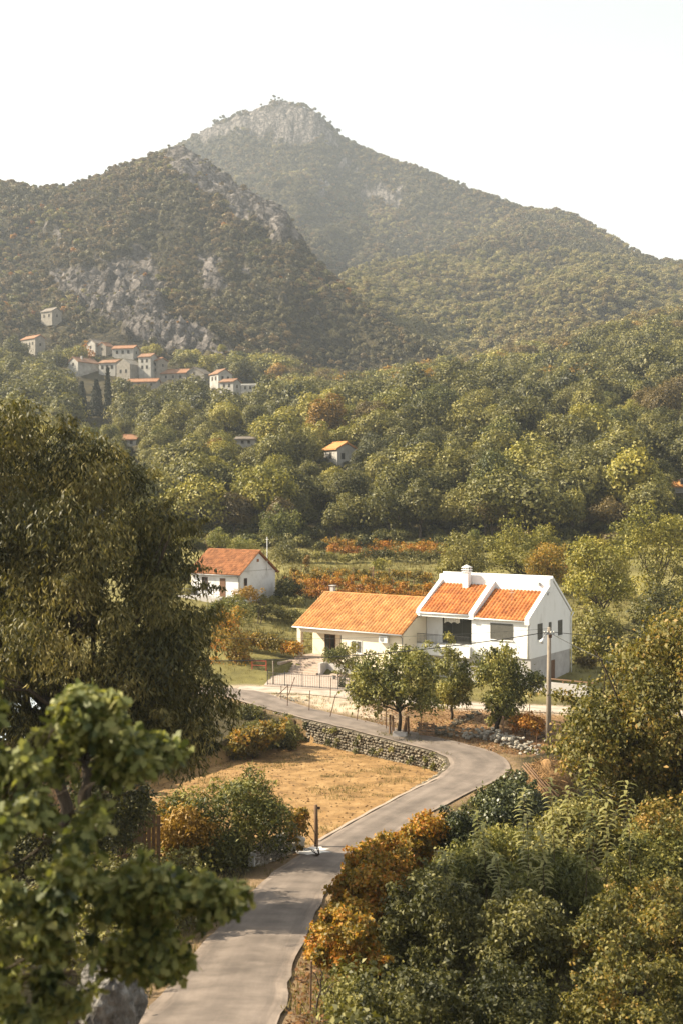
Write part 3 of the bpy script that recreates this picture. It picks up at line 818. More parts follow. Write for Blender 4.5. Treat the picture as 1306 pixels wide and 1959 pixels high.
for i in range(9):
    MB().box(-0.285,-0.265,-0.15+i*0.16,-0.13+i*0.16,3.2,4.1).build('baluster', M['black_metal'], rl)
for pts in (((11.62,8.6,-1),(11.62,8.6,5.6),(11.75,8.85,6.05)), ((11.3,-0.08,2.6),(11.3,-0.08,5.5),(11.2,-0.2,5.85)), ((0.08,0.3,5.7),(0.08,-0.2,5.6),(-0.1,-0.33,5.9))):
    MB().tube(pts, 0.06, 8).build('downpipe', M['white_metal'], W, True)
MB().tube([(6.0,-0.27,5.9),(11.15,-0.27,5.87)], 0.07, 8).build('gutter', M['white_metal'], W, True)
MB().tube([(-0.1,-0.36,6.1),(5.5,-0.36,6.1)], 0.07, 8).build('gutter', M['white_metal'], W, True)
an = MB().tube([(8.6,2.2,7.2),(8.6,2.2,8.6)], 0.02, 5).tube([(8.35,2.2,8.2),(8.85,2.2,8.2)], 0.012, 4).tube([(8.4,2.2,8.4),(8.8,2.2,8.4)], 0.012, 4).build('antenna', M['metal'], W)
for (a, z) in ((10.6, 9.0),(11.53, 8.2)):
    MB().box(a-0.09,a+0.09,3.76 if a < 11 else 3.4,3.95 if a < 11 else 3.6,z-0.2,z+0.05).tube([(a,3.9,z),(a,3.66,z+0.12)],0.05,6).build('wall_lamp', M['metal'], W)
boxpart('cellar_door', M['wood_door'], W, 11.44, 11.5, 4.2, 5.2, -0.05, 1.95)
boxpart('garage_opening', M['darkhole'], W, 6.5, 9.3, 0.1, 0.148, -0.05, 2.1)
MB().tube([(-0.35,-0.3,3.2),(-1.3,-1.0,2.5),(-1.9,-1.3,1.6)],0.03,5).tube([(-0.35,-0.3,4.1),(-1.3,-1.0,3.4),(-1.9,-1.3,2.5)],0.03,5).tube([(-1.3,-1.0,2.5),(-1.3,-1.0,3.4)],0.025,5).tube([(-1.9,-1.3,1.4),(-1.9,-1.3,2.5)],0.025,5).build('stair_rail', M['rust'], W)

# --- cream bungalow
B = thing('bungalow', 'cream bungalow with a broad orange tiled roof and corner porch', 'house', (-4.68,113.2,0), RZ)
mb = MB(); mb.prism([(0.4,-1),(10.1,-1),(10.1,4.2),(5.27,6.98),(0.4,4.22)], 5.4, 12.38); mb.build('wall', M['cream'], B)
mb = MB(); mb.prism([(3,-1),(10.1,-1),(10.1,4.2),(5.27,6.98),(3,5.68)], 0.1, 5.395); mb.build('porch_wall', M['cream'], B)
mb = MB(); mb.prism([(0.42,4.16),(3,4.16),(3,5.66),], 0.1, 0.4); mb.build('gable', M['cream'], B)
boxpart('porch_floor', M['step'], B, 0.0, 5.39, 0.1, 2.99, -1, 1.25)
boxpart('porch_beam', M['cream'], B, 0.1, 5.395, 0.4, 0.8, 3.72, 4.15)
boxpart('porch_beam', M['cream'], B, 0.1, 0.5, 0.81, 2.99, 3.72, 4.14)
boxpart('porch_ceiling', M['cream'], B, 0.51, 5.39, 0.81, 2.99, 4.0, 4.13)
boxpart('column', M['cream'], B, 0.1, 0.55, 0.4, 0.85, -0.2, 3.715)
mb = MB(); mb.prism([(-0.02,4.2),(5.27,7.12),(10.55,4.2),(10.55,4.28),(5.27,7.22),(-0.02,4.28)], -0.02, 12.48); rf = mb.build('roof', M['tile_pale'], B)
roof_tiles('roof_tiles', rf, -0.08, 12.52, -0.08, 4.26, 5.27, 7.2, 0.37, 0.43, M['tile_pale'], 3, 0, 0.105)
mb = MB()
for i in range(34):
    a = -0.1+i*0.372; mb.tube([(a,5.27,7.25),(a+0.38,5.27,7.27)], [0.12,0.1], 8, tint=random.Random(i).random())
mb.build('ridge_tiles', M['tile_pale'], rf)
MB().tube([(-0.1,-0.12,4.2),(12.5,-0.12,4.2)], 0.07, 8).build('gutter', M['white_metal'], B, True)
MB().tube([(12.3,-0.1,4.15),(12.34,0.3,3.9),(12.34,0.32,0)], 0.05, 8).build('downpipe', M['metal'], B, True)
ch = MB().box(0.55,0.95,5.35,5.75,6.8,7.75).build('chimney', M['concrete'], B); MB().box(0.45,1.05,5.25,5.85,7.9,7.96).box(0.55,0.62,5.35,5.42,7.75,7.9).box(0.88,0.95,5.68,5.75,7.75,7.9).box(0.55,0.62,5.68,5.75,7.75,7.9).box(0.88,0.95,5.35,5.42,7.75,7.9).build('chimney_cap', M['concrete'], ch)
window(B, 'y', 1.6, 2.9, 1.3, 3.3, 3.0, M['glass'], M['wood_door'], -1, False, 0, 1, 'porch_door')
window(B, 'y', 3.5, 4.7, 2.0, 3.3, 3.0, M['glass'], M['wood_door'], -1, True, 0, 1)
window(B, 'y', 6.6, 7.8, 2.1, 3.3, 0.4, M['glass'], M['white_metal'], -1, True, 10, 1)
ac = MB().box(9.9,10.85,0.05,0.36,3.35,4.0).build('air_conditioner', M['white_metal'], B)
MB().tube([(10.25,0.048,3.68),(10.25,0.03,3.68)], 0.24, 16).build('fan_grille', M['metal'], ac)
MB().tube([(10.86,0.2,3.4),(10.95,0.36,2.9),(10.95,0.36,1.2)], 0.03, 6).build('pipe', M['white_metal'], ac)
for k in range(6):
    MB().box(0.3,4.4,0.1-0.4*(6-k),0.098-0.4*(5-k),-0.3,0.1+0.19*(k+1)-0.012*0).build('step', M['step'], B)
boxpart('stair_wall', M['step'], B, -0.1, 0.29, -2.5, 0.09, -0.3, 1.0)
MB().box(4.42,4.7,-2.0,0.09,-0.3,1.2).box(4.71,9.6,-0.9,-0.6,-0.3,1.05).build('terrace_wall', M['concrete'], B)
boxpart('terrace', M['step'], B, 4.71, 9.6, -0.59, 0.38, -0.3, 0.98)
rl = MB().tube([(0.12,0.9,2.1),(0.12,2.9,2.1)],0.025,5).tube([(0.12,0.9,1.4),(0.12,2.9,1.4)],0.02,5).build('porch_railing', M['black_metal'], B)
for i in range(12): MB().tube([(0.12,1.0+i*0.16,1.25),(0.12,1.0+i*0.16,2.1)],0.012,4).build('baluster', M['black_metal'], rl)

# --- white cottage behind
C = thing('cottage', 'small white cottage with a rusty red tiled gable roof behind the courtyard', 'house', (-17.87,137.3,5.0), RZ)
mb = MB(); mb.prism([(0,-1.5),(6.6,-1.5),(6.6,3.05),(3.3,5.42),(0,3.05)], 0, 7.5); mb.build('wall', M['plaster_old'], C)
mb = MB(); mb.prism([(-0.35,2.86),(3.3,5.5),(6.95,2.86),(6.95,2.94),(3.3,5.6),(-0.35,2.94)], -0.25, 7.8); rf = mb.build('roof', M['tile_old'], C)
roof_tiles('roof_tiles', rf, -0.3, 7.84, -0.4, 2.92, 3.3, 5.58, 0.3, 0.36, M['tile_old'], 5, 0, 0.065)
roof_tiles('roof_tiles', rf, -0.3, 7.84, 7.0, 2.92, 3.3, 5.58, 0.24, 0.3, M['tile_old'], 6, 0, 0.04)
mb = MB()
for i in range(24): mb.tube([(-0.3+i*0.34,3.3,5.63),(0.05+i*0.34,3.3,5.65)], [0.11,0.09], 7, tint=random.Random(i+50).random())
mb.build('ridge_tiles', M['tile_old'], rf)
d_ = boxpart('door', M['wood_door'], C, 4.5, 5.35, -0.04, 0.02, 0.3, 2.45); boxpart('handle', M['metal'], d_, 5.2, 5.27, -0.08, -0.045, 1.35, 1.42)
window(C, 'y', 1.7, 2.6, 1.0, 2.5, 0.0, M['darkhole'], M['wood_door'], -1, True, 0, 1)
window(C, 'x', 0.75, 1.3, 1.6, 2.5, 7.5, M['darkhole'], M['wood_door'], 1, True, 0, 0)
boxpart('vent', M['tile_old'], C, 7.49, 7.53, 3.1, 3.5, 4.3, 4.65)
boxpart('cornice', M['concrete'], C, 7.5, 7.54, 0.6, 6.0, 3.28, 3.34)
MB().tube([(-0.2,-0.42,2.82),(7.8,-0.42,2.82)], 0.06, 6).tube([(7.4,-0.4,2.8),(7.42,-0.06,2.5),(7.42,-0.06,-0.5)], 0.045, 6).build('gutter', M['metal'], C, True)
boxpart('terrace', M['concrete'], C, -0.5, 6.0, -1.8, -0.02, -1.5, 0.28)
rl = MB().tube([(0,-1.7,1.15),(5.9,-1.7,1.15)],0.025,5).tube([(0,-1.7,0.7),(5.9,-1.7,0.7)],0.02,5).build('railing', M['black_metal'], C)
for i in range(15): MB().tube([(i*0.42,-1.7,0.28),(i*0.42,-1.7,1.15)],0.016,4).build('baluster', M['black_metal'], rl)
ms = MB().tube([(7.62,4.9,3.2),(7.62,4.9,7.2)], 0.05, 6).build('mast', M['white_metal'], C); MB().tube([(7.4,4.9,6.9),(7.84,4.9,6.9)],0.025,5).build('crossbar', M['white_metal'], ms)

M['tile_vil'] = mat_noise('village_roof_tile', [(0.13,0.075,0.045),(0.19,0.1,0.055),(0.24,0.15,0.09)], 0.5, 0.85, 0.1, 5)
# --- hillside village and scattered far houses
SITES = []
def far_house(name, label, px, py, d, w, dep, h, rise, rz, wall, roof, wins=(), gwins=(), group='houses of the hillside village', chim=None):
    dd = np.linspace(190, 760, 400); zz = gz(wx(px, dd), dd); rw = HY-(zz-CAMZ)/dd*F
    hit = np.nonzero((rw <= py) & (dd > d*0.72))[0]
    if len(hit):
        k = float(dd[hit[0]])/d; d *= k; w *= k; dep *= k; h *= k; rise *= k
        wins = [tuple(q*k for q in t) for t in wins]; gwins = [tuple(q*k for q in t) for t in gwins]
        chim = chim*k if chim else None
    SITES.append((px, d))
    c = P(px, py, d)
    o = thing(name, label, 'house', c, math.radians(rz), group)
    x, y = w/2, dep/2
    mb = MB(); mb.prism([(-y,-2.2),(y,-2.2),(y,h),(0,h+rise),(-y,h)], -x, x); mb.build('wall', M[wall], o)
    if roof:
        e = 0.45
        k = rise/y
        mb = MB(); mb.prism([(-y-e,h-k*e+0.04),(0,h+rise+0.04),(y+e,h-k*e+0.04),(y+e,h-k*e+0.4),(0,h+rise+0.42),(-y-e,h-k*e+0.4)], -x-0.4, x+0.4)
        rf = mb.build('roof', M[roof], o)
        mb = MB().tube([(-x-.4,0,h+rise+.42),(x+.4,0,h+rise+.42)], 0.18, 6); mb.build('ridge_tiles', M[roof], rf)
        if chim: MB().box(chim-.4,chim+.4,y*0.25,y*0.25+0.8,h,h+rise+1.1).build('chimney', M[wall], rf)
    for (a, z, ww, hh) in wins:
        q = MB().box(a-ww/2-.12,a+ww/2+.12,-y-0.05,-y+0.05,z-.12,z+hh+.1).build('window', M['stonewash'], o)
        MB().box(a-ww/2,a+ww/2,-y-0.09,-y-0.055,z,z+hh).build('pane', M['darkhole'], q)
    for (a, z, ww, hh) in gwins:
        q = MB().box(x-0.05,x+0.05,a-ww/2-.12,a+ww/2+.12,z-.12,z+hh+.1).build('window', M['stonewash'], o)
        MB().box(x+0.055,x+0.09,a-ww/2,a+ww/2,z,z+hh).build('pane', M['darkhole'], q)
    return o
w3 = lambda n, z, sp, ww=1.2, hh=1.7: [((i-(n-1)/2)*sp, z, ww, hh) for i in range(n)]
far_house('stone_house','lone grey stone house high on the wooded slope above the village',99,617,640,9,7,5.6,2.0,-35,'stonewash','tile_grey',w3(2,2.4,4),[(0,2.6,1.1,1.5)])
far_house('stone_house','long stone barn with a stepped roof at the village edge near the picture border',64,674,600,13,6,6.6,1.6,-42,'stonewash','tile_far',w3(4,3.2,2.8,1,1.5),[(0,2.8,1,1.4)])
far_house('village_house','pale blue white house with bright orange roof, lowest on the near end of the village',160,714,540,12,7,4.6,2.2,-128,'render_far','tile_vil',[],[(0,3.0,1.0,1.3)],chim=2)
far_house('village_house','pale gabled house behind the orange tree in the village',185,676,600,8,7,4.5,2.2,-125,'render_far','tile_grey',w3(2,1.8,3),[(0,2,1.1,1.5)])
far_house('village_house','small grey gabled house beside the pale gabled one in the village',203,677,597,6,5.5,3.6,1.8,-120,'stonewash','tile_far',[],[(0,1.4,1,1.4)])
far_house('village_house','wide white house with a brown roof at the top row of the village',241,684,600,12,7,4.2,1.6,-15,'render_far','tile_far',w3(3,1.6,3.2),[(0,1.6,1,1.4)])
far_house('village_house','plain house with a flat orange roof among the village ruins',213,717,545,9,7,5.2,1.4,-20,'render_far','tile_vil',w3(3,2.4,2.6),[])
far_house('stone_house','roofless grey stone gable in the middle of the village',248,724,545,9,8,6.2,2.6,-118,'stonewash',None,[],[(-1.6,2.2,1,1.6),(1.6,2.2,1,1.6)])
far_house('village_house','tall narrow white tower house in the middle of the village',284,721,550,7,6,9.2,1.5,-25,'render_far','tile_vil',w3(2,6.6,2.6,1,1.5)+w3(2,3.6,2.6,1,1.5),[(0,5.8,1,1.4)])
far_house('village_house','narrow grey three storey house beside the white tower house',304,721,548,6,6,7.4,1.2,-40,'stonewash','tile_far',w3(2,5,2.4,.9,1.4)+w3(2,2.2,2.4,.9,1.4),[(0,4.6,.9,1.3)])
far_house('village_house','long low shed under an orange roof below the stone gable of the village',276,742,520,14,5,2.4,1.3,-12,'stonewash','tile_far',w3(4,.7,3,.9,1.1),[])
far_house('village_house','long stone house with a faded pink roof in the middle of the village',338,729,532,13,7,3.2,1.8,-18,'stonewash','tile_far',w3(3,1.0,3.6,.9,1.3),[])
far_house('stone_house','broad grey gable end of a stone house facing the valley',381,733,525,9,10.5,3.6,3.0,-112,'stonewash','tile_grey',[],[(-2,1.6,.9,1.3),(0,3.4,.9,1.2),(2,1.6,.9,1.3)])
far_house('village_house','white house with orange roof and a projecting balcony at the village end',423,744,520,8,7,6.4,2.0,-55,'render_far','tile_vil',w3(2,3.6,3.2),[(-1.4,3.8,1,1.5),(1.4,3.8,1,1.5),(0,1,1.2,1.8)])
far_house('village_house','lower white three storey house in front of the balcony house',441,762,500,7,6,6.8,1.2,-28,'render_far','tile_vil',w3(2,4.6,2.6,.9,1.4)+w3(2,1.9,2.6,.9,1.4),[(0,4.4,.9,1.3)])
far_house('stone_house','roofless white wall of a ruined house closing the village row',477,751,512,10,5,3.4,0.5,-10,'render_far',None,w3(4,1.3,2.3,.9,1.3),[])
far_house('village_house','tiny pale blue gabled house just under the long low shed',270,756,502,6,5,2.2,1.8,-115,'render_far','tile_far',[],[(0,.8,.8,1.1)])
far_house('farm_hut','small white hut with a brown roof among trees beside the cypresses',252,852,350,5,4,1.7,1.1,-15,'render_far','tile_far',w3(2,.4,1.8,.8,.9),[],group='houses among the valley trees')
far_house('farm_house','white house with a pale pink roof alone in the middle of the forest',650,888,330,7.5,6,4.2,1.6,-60,'render_far','tile_pale',w3(1,1.6,2),[(-1.2,1.4,1,1.6)],group='houses among the valley trees')
far_house('farm_hut','grey roofed hut almost hidden in the yellow green trees',473,852,345,6,4,1.6,0.5,-8,'render_far','tile_grey',w3(2,.5,2,.7,.8),[],group='houses among the valley trees')
far_house('farm_house','pink roofed house half out of the frame by the far trees',1308,942,235,4,3,1.2,0.8,-20,'render_far','tile_pale',w3(1,1,2),[],group='houses among the valley trees')
# sightlines that the woods leave open: (px0, px1, row that must stay clear, depth)
CLEAR = [(80,120,612,640),(40,90,668,600),(128,205,705,540),(170,225,672,600),(215,268,678,600),(200,320,716,550),(252,305,738,520),(310,405,726,528),(400,500,745,515),
         (238,264,846,350),(622,676,872,330),(462,482,846,345),(1285,1330,935,215),(148,216,800,405)]

CLEAR = [(a, b, r, min([s[1] for s in SITES if abs(s[0]-(a+b)/2) < (b-a)/2+12] or [dh])) if dh < 470 else (a, b, r, dh) for a, b, r, dh in CLEAR]

# ------------------------------------------------------------------ foliage tools
def nrmz(v): return v/(np.linalg.norm(v, axis=-1, keepdims=True)+1e-9)
TEMPL = {
 'rhomb': (np.array([(0,0,0),(0.45,0.5,0.12),(1,0,-0.05),(0.45,-0.5,0.12)]), [np.array([[0,1,2,3]])]),
 'long':  (np.array([(0,0,0),(0.3,0.45,0.08),(0.3,-0.45,0.08),(0.72,0.4,-0.12),(0.72,-0.4,-0.12),(1.0,0,-0.5)]), [np.array([[1,2,4,3]]), np.array([[0,2,1],[3,4,5]])]),
 'oak':   (np.array([(0,0,0),(0.2,0.3,0.04),(0.3,0.16,0.03),(0.45,0.48,0.05),(0.56,0.22,0.02),(0.76,0.42,0),(1.02,0,-0.1),(0.76,-0.42,0),(0.56,-0.22,0.02),(0.45,-0.48,0.05),(0.3,-0.16,0.03),(0.2,-0.3,0.04)]), [np.array([list(range(12))])]),
 'broad': (np.array([(0,0,0),(0.3,0.48,0.06),(0.7,0.4,0.03),(1,0,-0.15),(0.5,-0.5,0.05)]), [np.array([[0,1,2,3,4]])]),
 'blade': (np.array([(0,0.5,0),(0,-0.5,0),(1,0,-0.12)]), [np.array([[0,1,2]])]),
}
def leaf_geo(rg, pos, nrm, L, wid, droop=0.3, templ='rhomb', lvar=0.35, fwd=None):
    n = len(pos)
    T, faces = TEMPL[templ]
    if fwd is None:
        fwd = rg.normal(size=(n,3))
    fwd = fwd - nrm*np.sum(fwd*nrm, 1, keepdims=True)
    fwd = nrmz(fwd); fwd[:,2] -= droop; fwd = nrmz(fwd)
    side = nrmz(np.cross(nrm, fwd)); up = np.cross(fwd, side)
    l = L*(1-lvar+2*lvar*rg.random(n))
    w = wid/L*l
    V = pos[:,None,:] + fwd[:,None,:]*(T[None,:,0,None]*l[:,None,None]) + side[:,None,:]*(T[None,:,1,None]*w[:,None,None]) + up[:,None,:]*(T[None,:,2,None]*w[:,None,None]*2)
    k = len(T)
    Fs = [(f[None]+k*np.arange(n)[:,None,None]).reshape(-1, f.shape[1]) for f in faces]
    return V.reshape(-1,3), Fs, [np.repeat(np.arange(n), len(f)) for f in faces]
def foliage_mesh(name, rg, lobes, n, L, wid, mat, droop=0.3, templ='rhomb', inner=0.55, spread=0.7, up=0.25, squash=0.85, lob_t=0.22, leaf_t=0.2, low=-0.75, tbias=0.5, out=1.05):
    """leaves spread through the shells of many lobes; lobes: (m,4) x y z r"""
    lobes = np.asarray(lobes, float)
    p = lobes[:,3]**1.8; p /= p.sum()
    li = rg.choice(len(lobes), n, p=p)
    d = nrmz(rg.normal(size=(n,3)))
    flip = d[:,2] < low; d[flip,2] *= -1
    r = inner+(out-inner)*rg.random(n)**0.6
    tail = rg.random(n) < 0.12
    r = np.where(tail, r*rg.uniform(1.0, 1.5, n), r)
    # broken surface: small bumps in each shell
    bump = 1+0.3*np.sin(d[:,0]*7+li*1.3)*np.sin(d[:,1]*7+li*2.1)*np.sin(d[:,2]*7+li)
    pos = lobes[li,:3] + d*(lobes[li,3]*r*bump)[:,None]*np.array([1,1,squash])
    nr = nrmz(d*1.0 + rg.normal(size=(n,3))*spread + np.array([0,0,up]))
    V, Fs, own = leaf_geo(rg, pos, nr, L, wid, droop, templ, fwd=rg.normal(size=(n,3))+d*0.6)
    lt = rg.normal(0, lob_t, len(lobes))
    t = np.clip(tbias+lt[li]+rg.normal(0, leaf_t, n), 0.02, 0.98)
    return fastmesh(name, V, Fs, mat, {'tint':('FACE', np.concatenate([t[o] for o in own]))})
def limb(mb, a, b, r0, r1, rg, n=5, wob=0.08, sides=6):
    a = np.array(a, float); b = np.array(b, float); L = np.linalg.norm(b-a)
    pts = []
    for i in range(n+1):
        t = i/n
        p = a+(b-a)*t + rg.normal(0, wob*L/n, 3)*(0 < i < n)
        p[2] += math.sin(t*math.pi)*L*0.06
        pts.append(p)
    mb.tube(pts, [r0+(r1-r0)*i/n for i in range(n+1)], sides, True)
    return pts
def trunk_mesh(name, rg, fork, lobes, r0, mat, stems=1, nl=9):
    mb = MB(); fork = np.array(fork, float)
    order = rg.permutation(len(lobes))[:nl]
    for s in range(stems):
        b = np.array([rg.normal(0,.25)*(stems>1), rg.normal(0,.25)*(stems>1), -0.6])
        f = fork+np.array([rg.normal(0,.5), rg.normal(0,.5), 0])*(stems>1)
        limb(mb, b, f, r0, r0*0.62, rg, 6, 0.12, 8)
        for k in order[s::stems]:
            q = np.asarray(lobes[k][:3], float)
            pts = limb(mb, f, q, r0*0.45, r0*0.1, rg, 6, 0.2, 5)
            for _ in range(2):
                e = q+rg.normal(0, lobes[k][3]*0.5, 3)
                limb(mb, pts[4], e, r0*0.16, r0*0.04, rg, 4, 0.25, 4)
    return mb.mesh(name, mat, True)
def ellipsoid_lobes(rg, c, rad, n, rr):
    out = []
    for i in range(n):
        d = nrmz(rg.normal(size=3)); 
        if d[2] < -0.5: d[2] *= -0.5
        t = rg.random()**0.45*0.78
        out.append((*(np.array(c)+d*np.array(rad)*t), rg.uniform(*rr)))
    return np.array(out)
def outline_lobes(rg, poly, d, thick, n, rpx):
    """lobes inside an outline seen from the valley side, given real thickness; world coordinates"""
    poly = np.asarray(poly, float)
    x0, y0 = poly.min(0); x1, y1 = poly.max(0); out = []
    e = np.linspace(0,1,12)
    edge = np.concatenate([poly[i]+(poly[(i+1)%len(poly)]-poly[i])*e[:,None] for i in range(len(poly))])
    while len(out) < n:
        q = np.array([rg.uniform(x0,x1), rg.uniform(y0,y1)])
        if not in_poly(np.array([q[0]]), np.array([q[1]]), poly)[0]: continue
        ed = np.min(np.hypot(*(edge-q).T)); r = rg.uniform(*rpx)
        if ed < r*0.55: continue
        th = thick*min(1, (ed/(0.35*min(x1-x0, y1-y0))))**0.5
        dd = d + rg.uniform(-1,1)*th
        p = P(q[0], q[1], dd)
        out.append((p.x, p.y, p.z, r/F*d))
    k = 0; m = int(n*0.45)          # ragged sprigs towards the rim
    while k < m:
        q = np.array([rg.uniform(x0-6,x1+6), rg.uniform(y0-6,y1+6)]); r = rpx[0]*rg.uniform(.35,.7)
        ed = np.min(np.hypot(*(edge-q).T))
        if ed > rpx[1]*0.6: 
            if rg.random() < 0.8: continue
        ins = in_poly(np.array([q[0]]), np.array([q[1]]), poly)[0]
        if not ins and ed > r*1.1: continue
        p = P(q[0], q[1], d+rg.uniform(-1,1)*thick*.5); out.append((p.x, p.y, p.z, r/F*d)); k += 1
    return np.array(out)
def plant(name, label, cat, base, lobes, n, L, wid, leaf, droop=0.3, templ='rhomb', r0=0.12, fork=None, stems=1, group=None, seed=0, nl=9, crown='crown', sprays=0, **kw):
    rg = np.random.default_rng(seed+1000)
    ex = []; lobes = np.asarray(lobes, float); mid = lobes[:,:3].mean(0)
    for i in range(sprays):         # arching shoots that break the outline
        q = lobes[rg.integers(0, len(lobes))]; dr = nrmz(nrmz(q[:3]-mid)+rg.normal(0,.35,3)+np.array([0,0,.7])); ln = q[3]*rg.uniform(1.6,2.8)
        for t in np.linspace(.35,1,7):
            ex.append((*(q[:3]+dr*ln*t+np.array([0,0,-ln*.35*t*t])), max(.07, q[3]*.3*(1.15-t))))
    if ex: lobes = np.concatenate([lobes, np.array(ex)])
    base = np.array(base, float)
    lo = np.asarray(lobes, float).copy(); lo[:,:3] -= base
    o = thing(name, label, cat, tuple(base), 0, group)
    if fork is None: fork = (lo[:,0].mean()*0.3, lo[:,1].mean()*0.3, max(0.3, lo[:,2].min()*0.9))
    obj('trunk' if 'tree' in name or cat == 'tree' else 'stem', trunk_mesh('trunk', rg, fork, lo, r0, M['bark'], stems, nl), o)
    obj(crown, foliage_mesh(crown, rg, lo, n, L, wid, M[leaf], droop, templ, **kw), o)
    return o

# ------------------------------------------------------------------ forest: about 300 single trees on the near slopes
rg = np.random.default_rng(11)
VAR = []
for i in range(9):
    kind = ('round','tall','broad')[i % 3]
    H = 10.0
    if kind == 'round':  c, rad, n, rr = (0,0,5.2), (3.7,3.7,4.3), 34, (1.0,2.0)
    elif kind == 'tall': c, rad, n, rr = (0,0,5.4), (2.8,2.8,4.6), 32, (0.9,1.7)
    else:                c, rad, n, rr = (0,0,4.6), (4.9,4.9,3.8), 42, (1.0,2.0)
    lo = ellipsoid_lobes(rg, c, rad, n, rr)
    tm = trunk_mesh('trunk', rg, (0,0,2.6), lo, 0.26, M['bark'], 1, 6)
    cm = foliage_mesh('crown', rg, lo, 6500, 0.4, 0.25, M['lf_olive'], 0.25, 'rhomb', inner=0.68, spread=0.4, up=0.2)
    VAR.append((kind, tm, cm))
LEAFK = ['lf_olive','lf_dark','lf_yellow','lf_green','lf_brown','lf_gold']
COLW = {'lf_olive':'olive','lf_dark':'dark green','lf_yellow':'yellow green','lf_green':'mid green','lf_brown':'brownish','lf_gold':'golden'}
def zone_phrase(px, d):
    if d < 214:
        return "in the wood's front row behind the vineyard" if 560 < px < 860 else ('at the wood edge behind the cottage' if px <= 560 else 'at the wood edge behind the white house')
    if px < 230: a = 'slope below the village'
    elif px < 470: a = 'slope above the cottage'
    elif px < 600: a = 'slope towards the pink roof'
    elif px < 700: a = 'slope around the pink roof'
    elif px < 900: a = 'knoll above the vineyard'
    elif px < 1110: a = 'slope above the white house'
    else: a = 'slope by the frame edge'
    return ('low on the ' if d < 240 else ('halfway up the ' if d < 285 else 'high on the ')) + a
def add_forest_tree(px, d, k, leaf, scale, sz, seed):
    x = wx(px, d); z = ground_at(x, d)
    kind = VAR[k][0]
    size = 'small' if scale < 0.92 else ('tall' if scale > 1.2 else 'mid-sized')
    lab = f"{size} {kind if kind != 'tall' else 'slender'} {COLW[leaf]} tree {zone_phrase(px, d)}"
    o = thing('broadleaf_tree', lab, 'tree', (x, d, z-0.3), seed*2.399, 'broadleaf trees of the near wood')
    o.scale = (scale*sz, scale*sz, scale)
    obj('trunk', VAR[k][1], o); c = obj('crown', VAR[k][2], o)
    c.material_slots[0].link = 'OBJECT'; c.material_slots[0].material = M[leaf]
    return o
def clear_ok(px, d, toprow, half):
    for a, b, row, dh in CLEAR:
        if a-half < px < b+half and d < dh+4 and toprow < row: return False
    return True
pts = []; tries = 0
leafw = lambda px, d, q: None
while len(pts) < 290 and tries < 60000:
    tries += 1
    u = rg.random(); d = math.sqrt(196**2+u*(338**2-196**2)); px = rg.uniform(-40, 1346)
    sp = 6.2 + (d-196)*0.014
    x = wx(px, d)
    if any((x-q[0])**2+(d-q[1])**2 < sp*sp for q in pts): continue
    z = ground_at(x, d)
    sc = rg.choice([rg.uniform(.75,1.05), rg.uniform(1.0,1.65)])
    toprow = HY-(z+10.2*sc-CAMZ)/d*F
    if not clear_ok(px, d, toprow, 4.2*sc/d*F*0.8): 
        sc = 0.8; toprow = HY-(z+10.2*sc-CAMZ)/d*F
        if not clear_ok(px, d, toprow, 4.2*sc/d*F*0.7): continue
    pts.append((x, d)); n = float(fbm(np.array([x/28]), np.array([d/28]), 2, 91)[0]) + rg.normal(0, .22)
    if px < 640 and d > 215: leaf = ('lf_olive','lf_yellow','lf_green','lf_gold')[0 if n < -.12 else (1 if n < .22 else (2 if n < .45 else 3))]
    elif d < 222 and 540 < px < 870: leaf = 'lf_dark' if n < .3 else 'lf_olive'
    else: leaf = 'lf_dark' if n < -.15 else ('lf_olive' if n < .22 else ('lf_green' if n < .38 else ('lf_yellow' if n < .62 else 'lf_brown')))
    add_forest_tree(px, d, int(rg.integers(0, 9)), leaf, sc, rg.uniform(.9,1.2), len(pts))

same = {}
for o in list(COL.objects):
    if o.name.startswith('broadleaf_tree') and 'label' in o: same.setdefault(o['label'], []).append(o)
for lab, os_ in same.items():
    if len(os_) > 1:
        os_.sort(key=lambda q: q.location.x/q.location.y)
        for i, o in enumerate(os_):
            o['label'] = lab + (', leftmost' if i == 0 else (', rightmost' if i == len(os_)-1 else (', middle one' if len(os_) == 3 else ', second' if i == 1 else ', third')))

# ------------------------------------------------------------------ the far woods: one mass (instances on the slopes)
rg = np.random.default_rng(23)
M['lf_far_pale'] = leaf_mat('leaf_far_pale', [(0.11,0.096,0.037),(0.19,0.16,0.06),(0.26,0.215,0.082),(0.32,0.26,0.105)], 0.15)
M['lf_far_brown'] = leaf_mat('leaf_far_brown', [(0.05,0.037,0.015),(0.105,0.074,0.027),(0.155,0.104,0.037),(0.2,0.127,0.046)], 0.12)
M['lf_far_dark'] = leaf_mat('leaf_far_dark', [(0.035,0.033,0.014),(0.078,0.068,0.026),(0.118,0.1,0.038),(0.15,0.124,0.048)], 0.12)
SRC = []
for i, leaf in enumerate(['lf_olive','lf_olive','lf_dark','lf_green','lf_brown','lf_brown','lf_yellow','lf_gold','lf_orange']):
    lo = ellipsoid_lobes(rg, (0,0,3.0), (2.4,2.4,1.9), 11, (0.9,1.6))
    me = foliage_mesh('far_crown', rg, lo, 420, 0.85, 0.6, M[leaf], 0.2, 'rhomb', inner=0.7, spread=0.4, up=0.15)
    SRC.append(bpy.data.objects.new('crown_source', me))
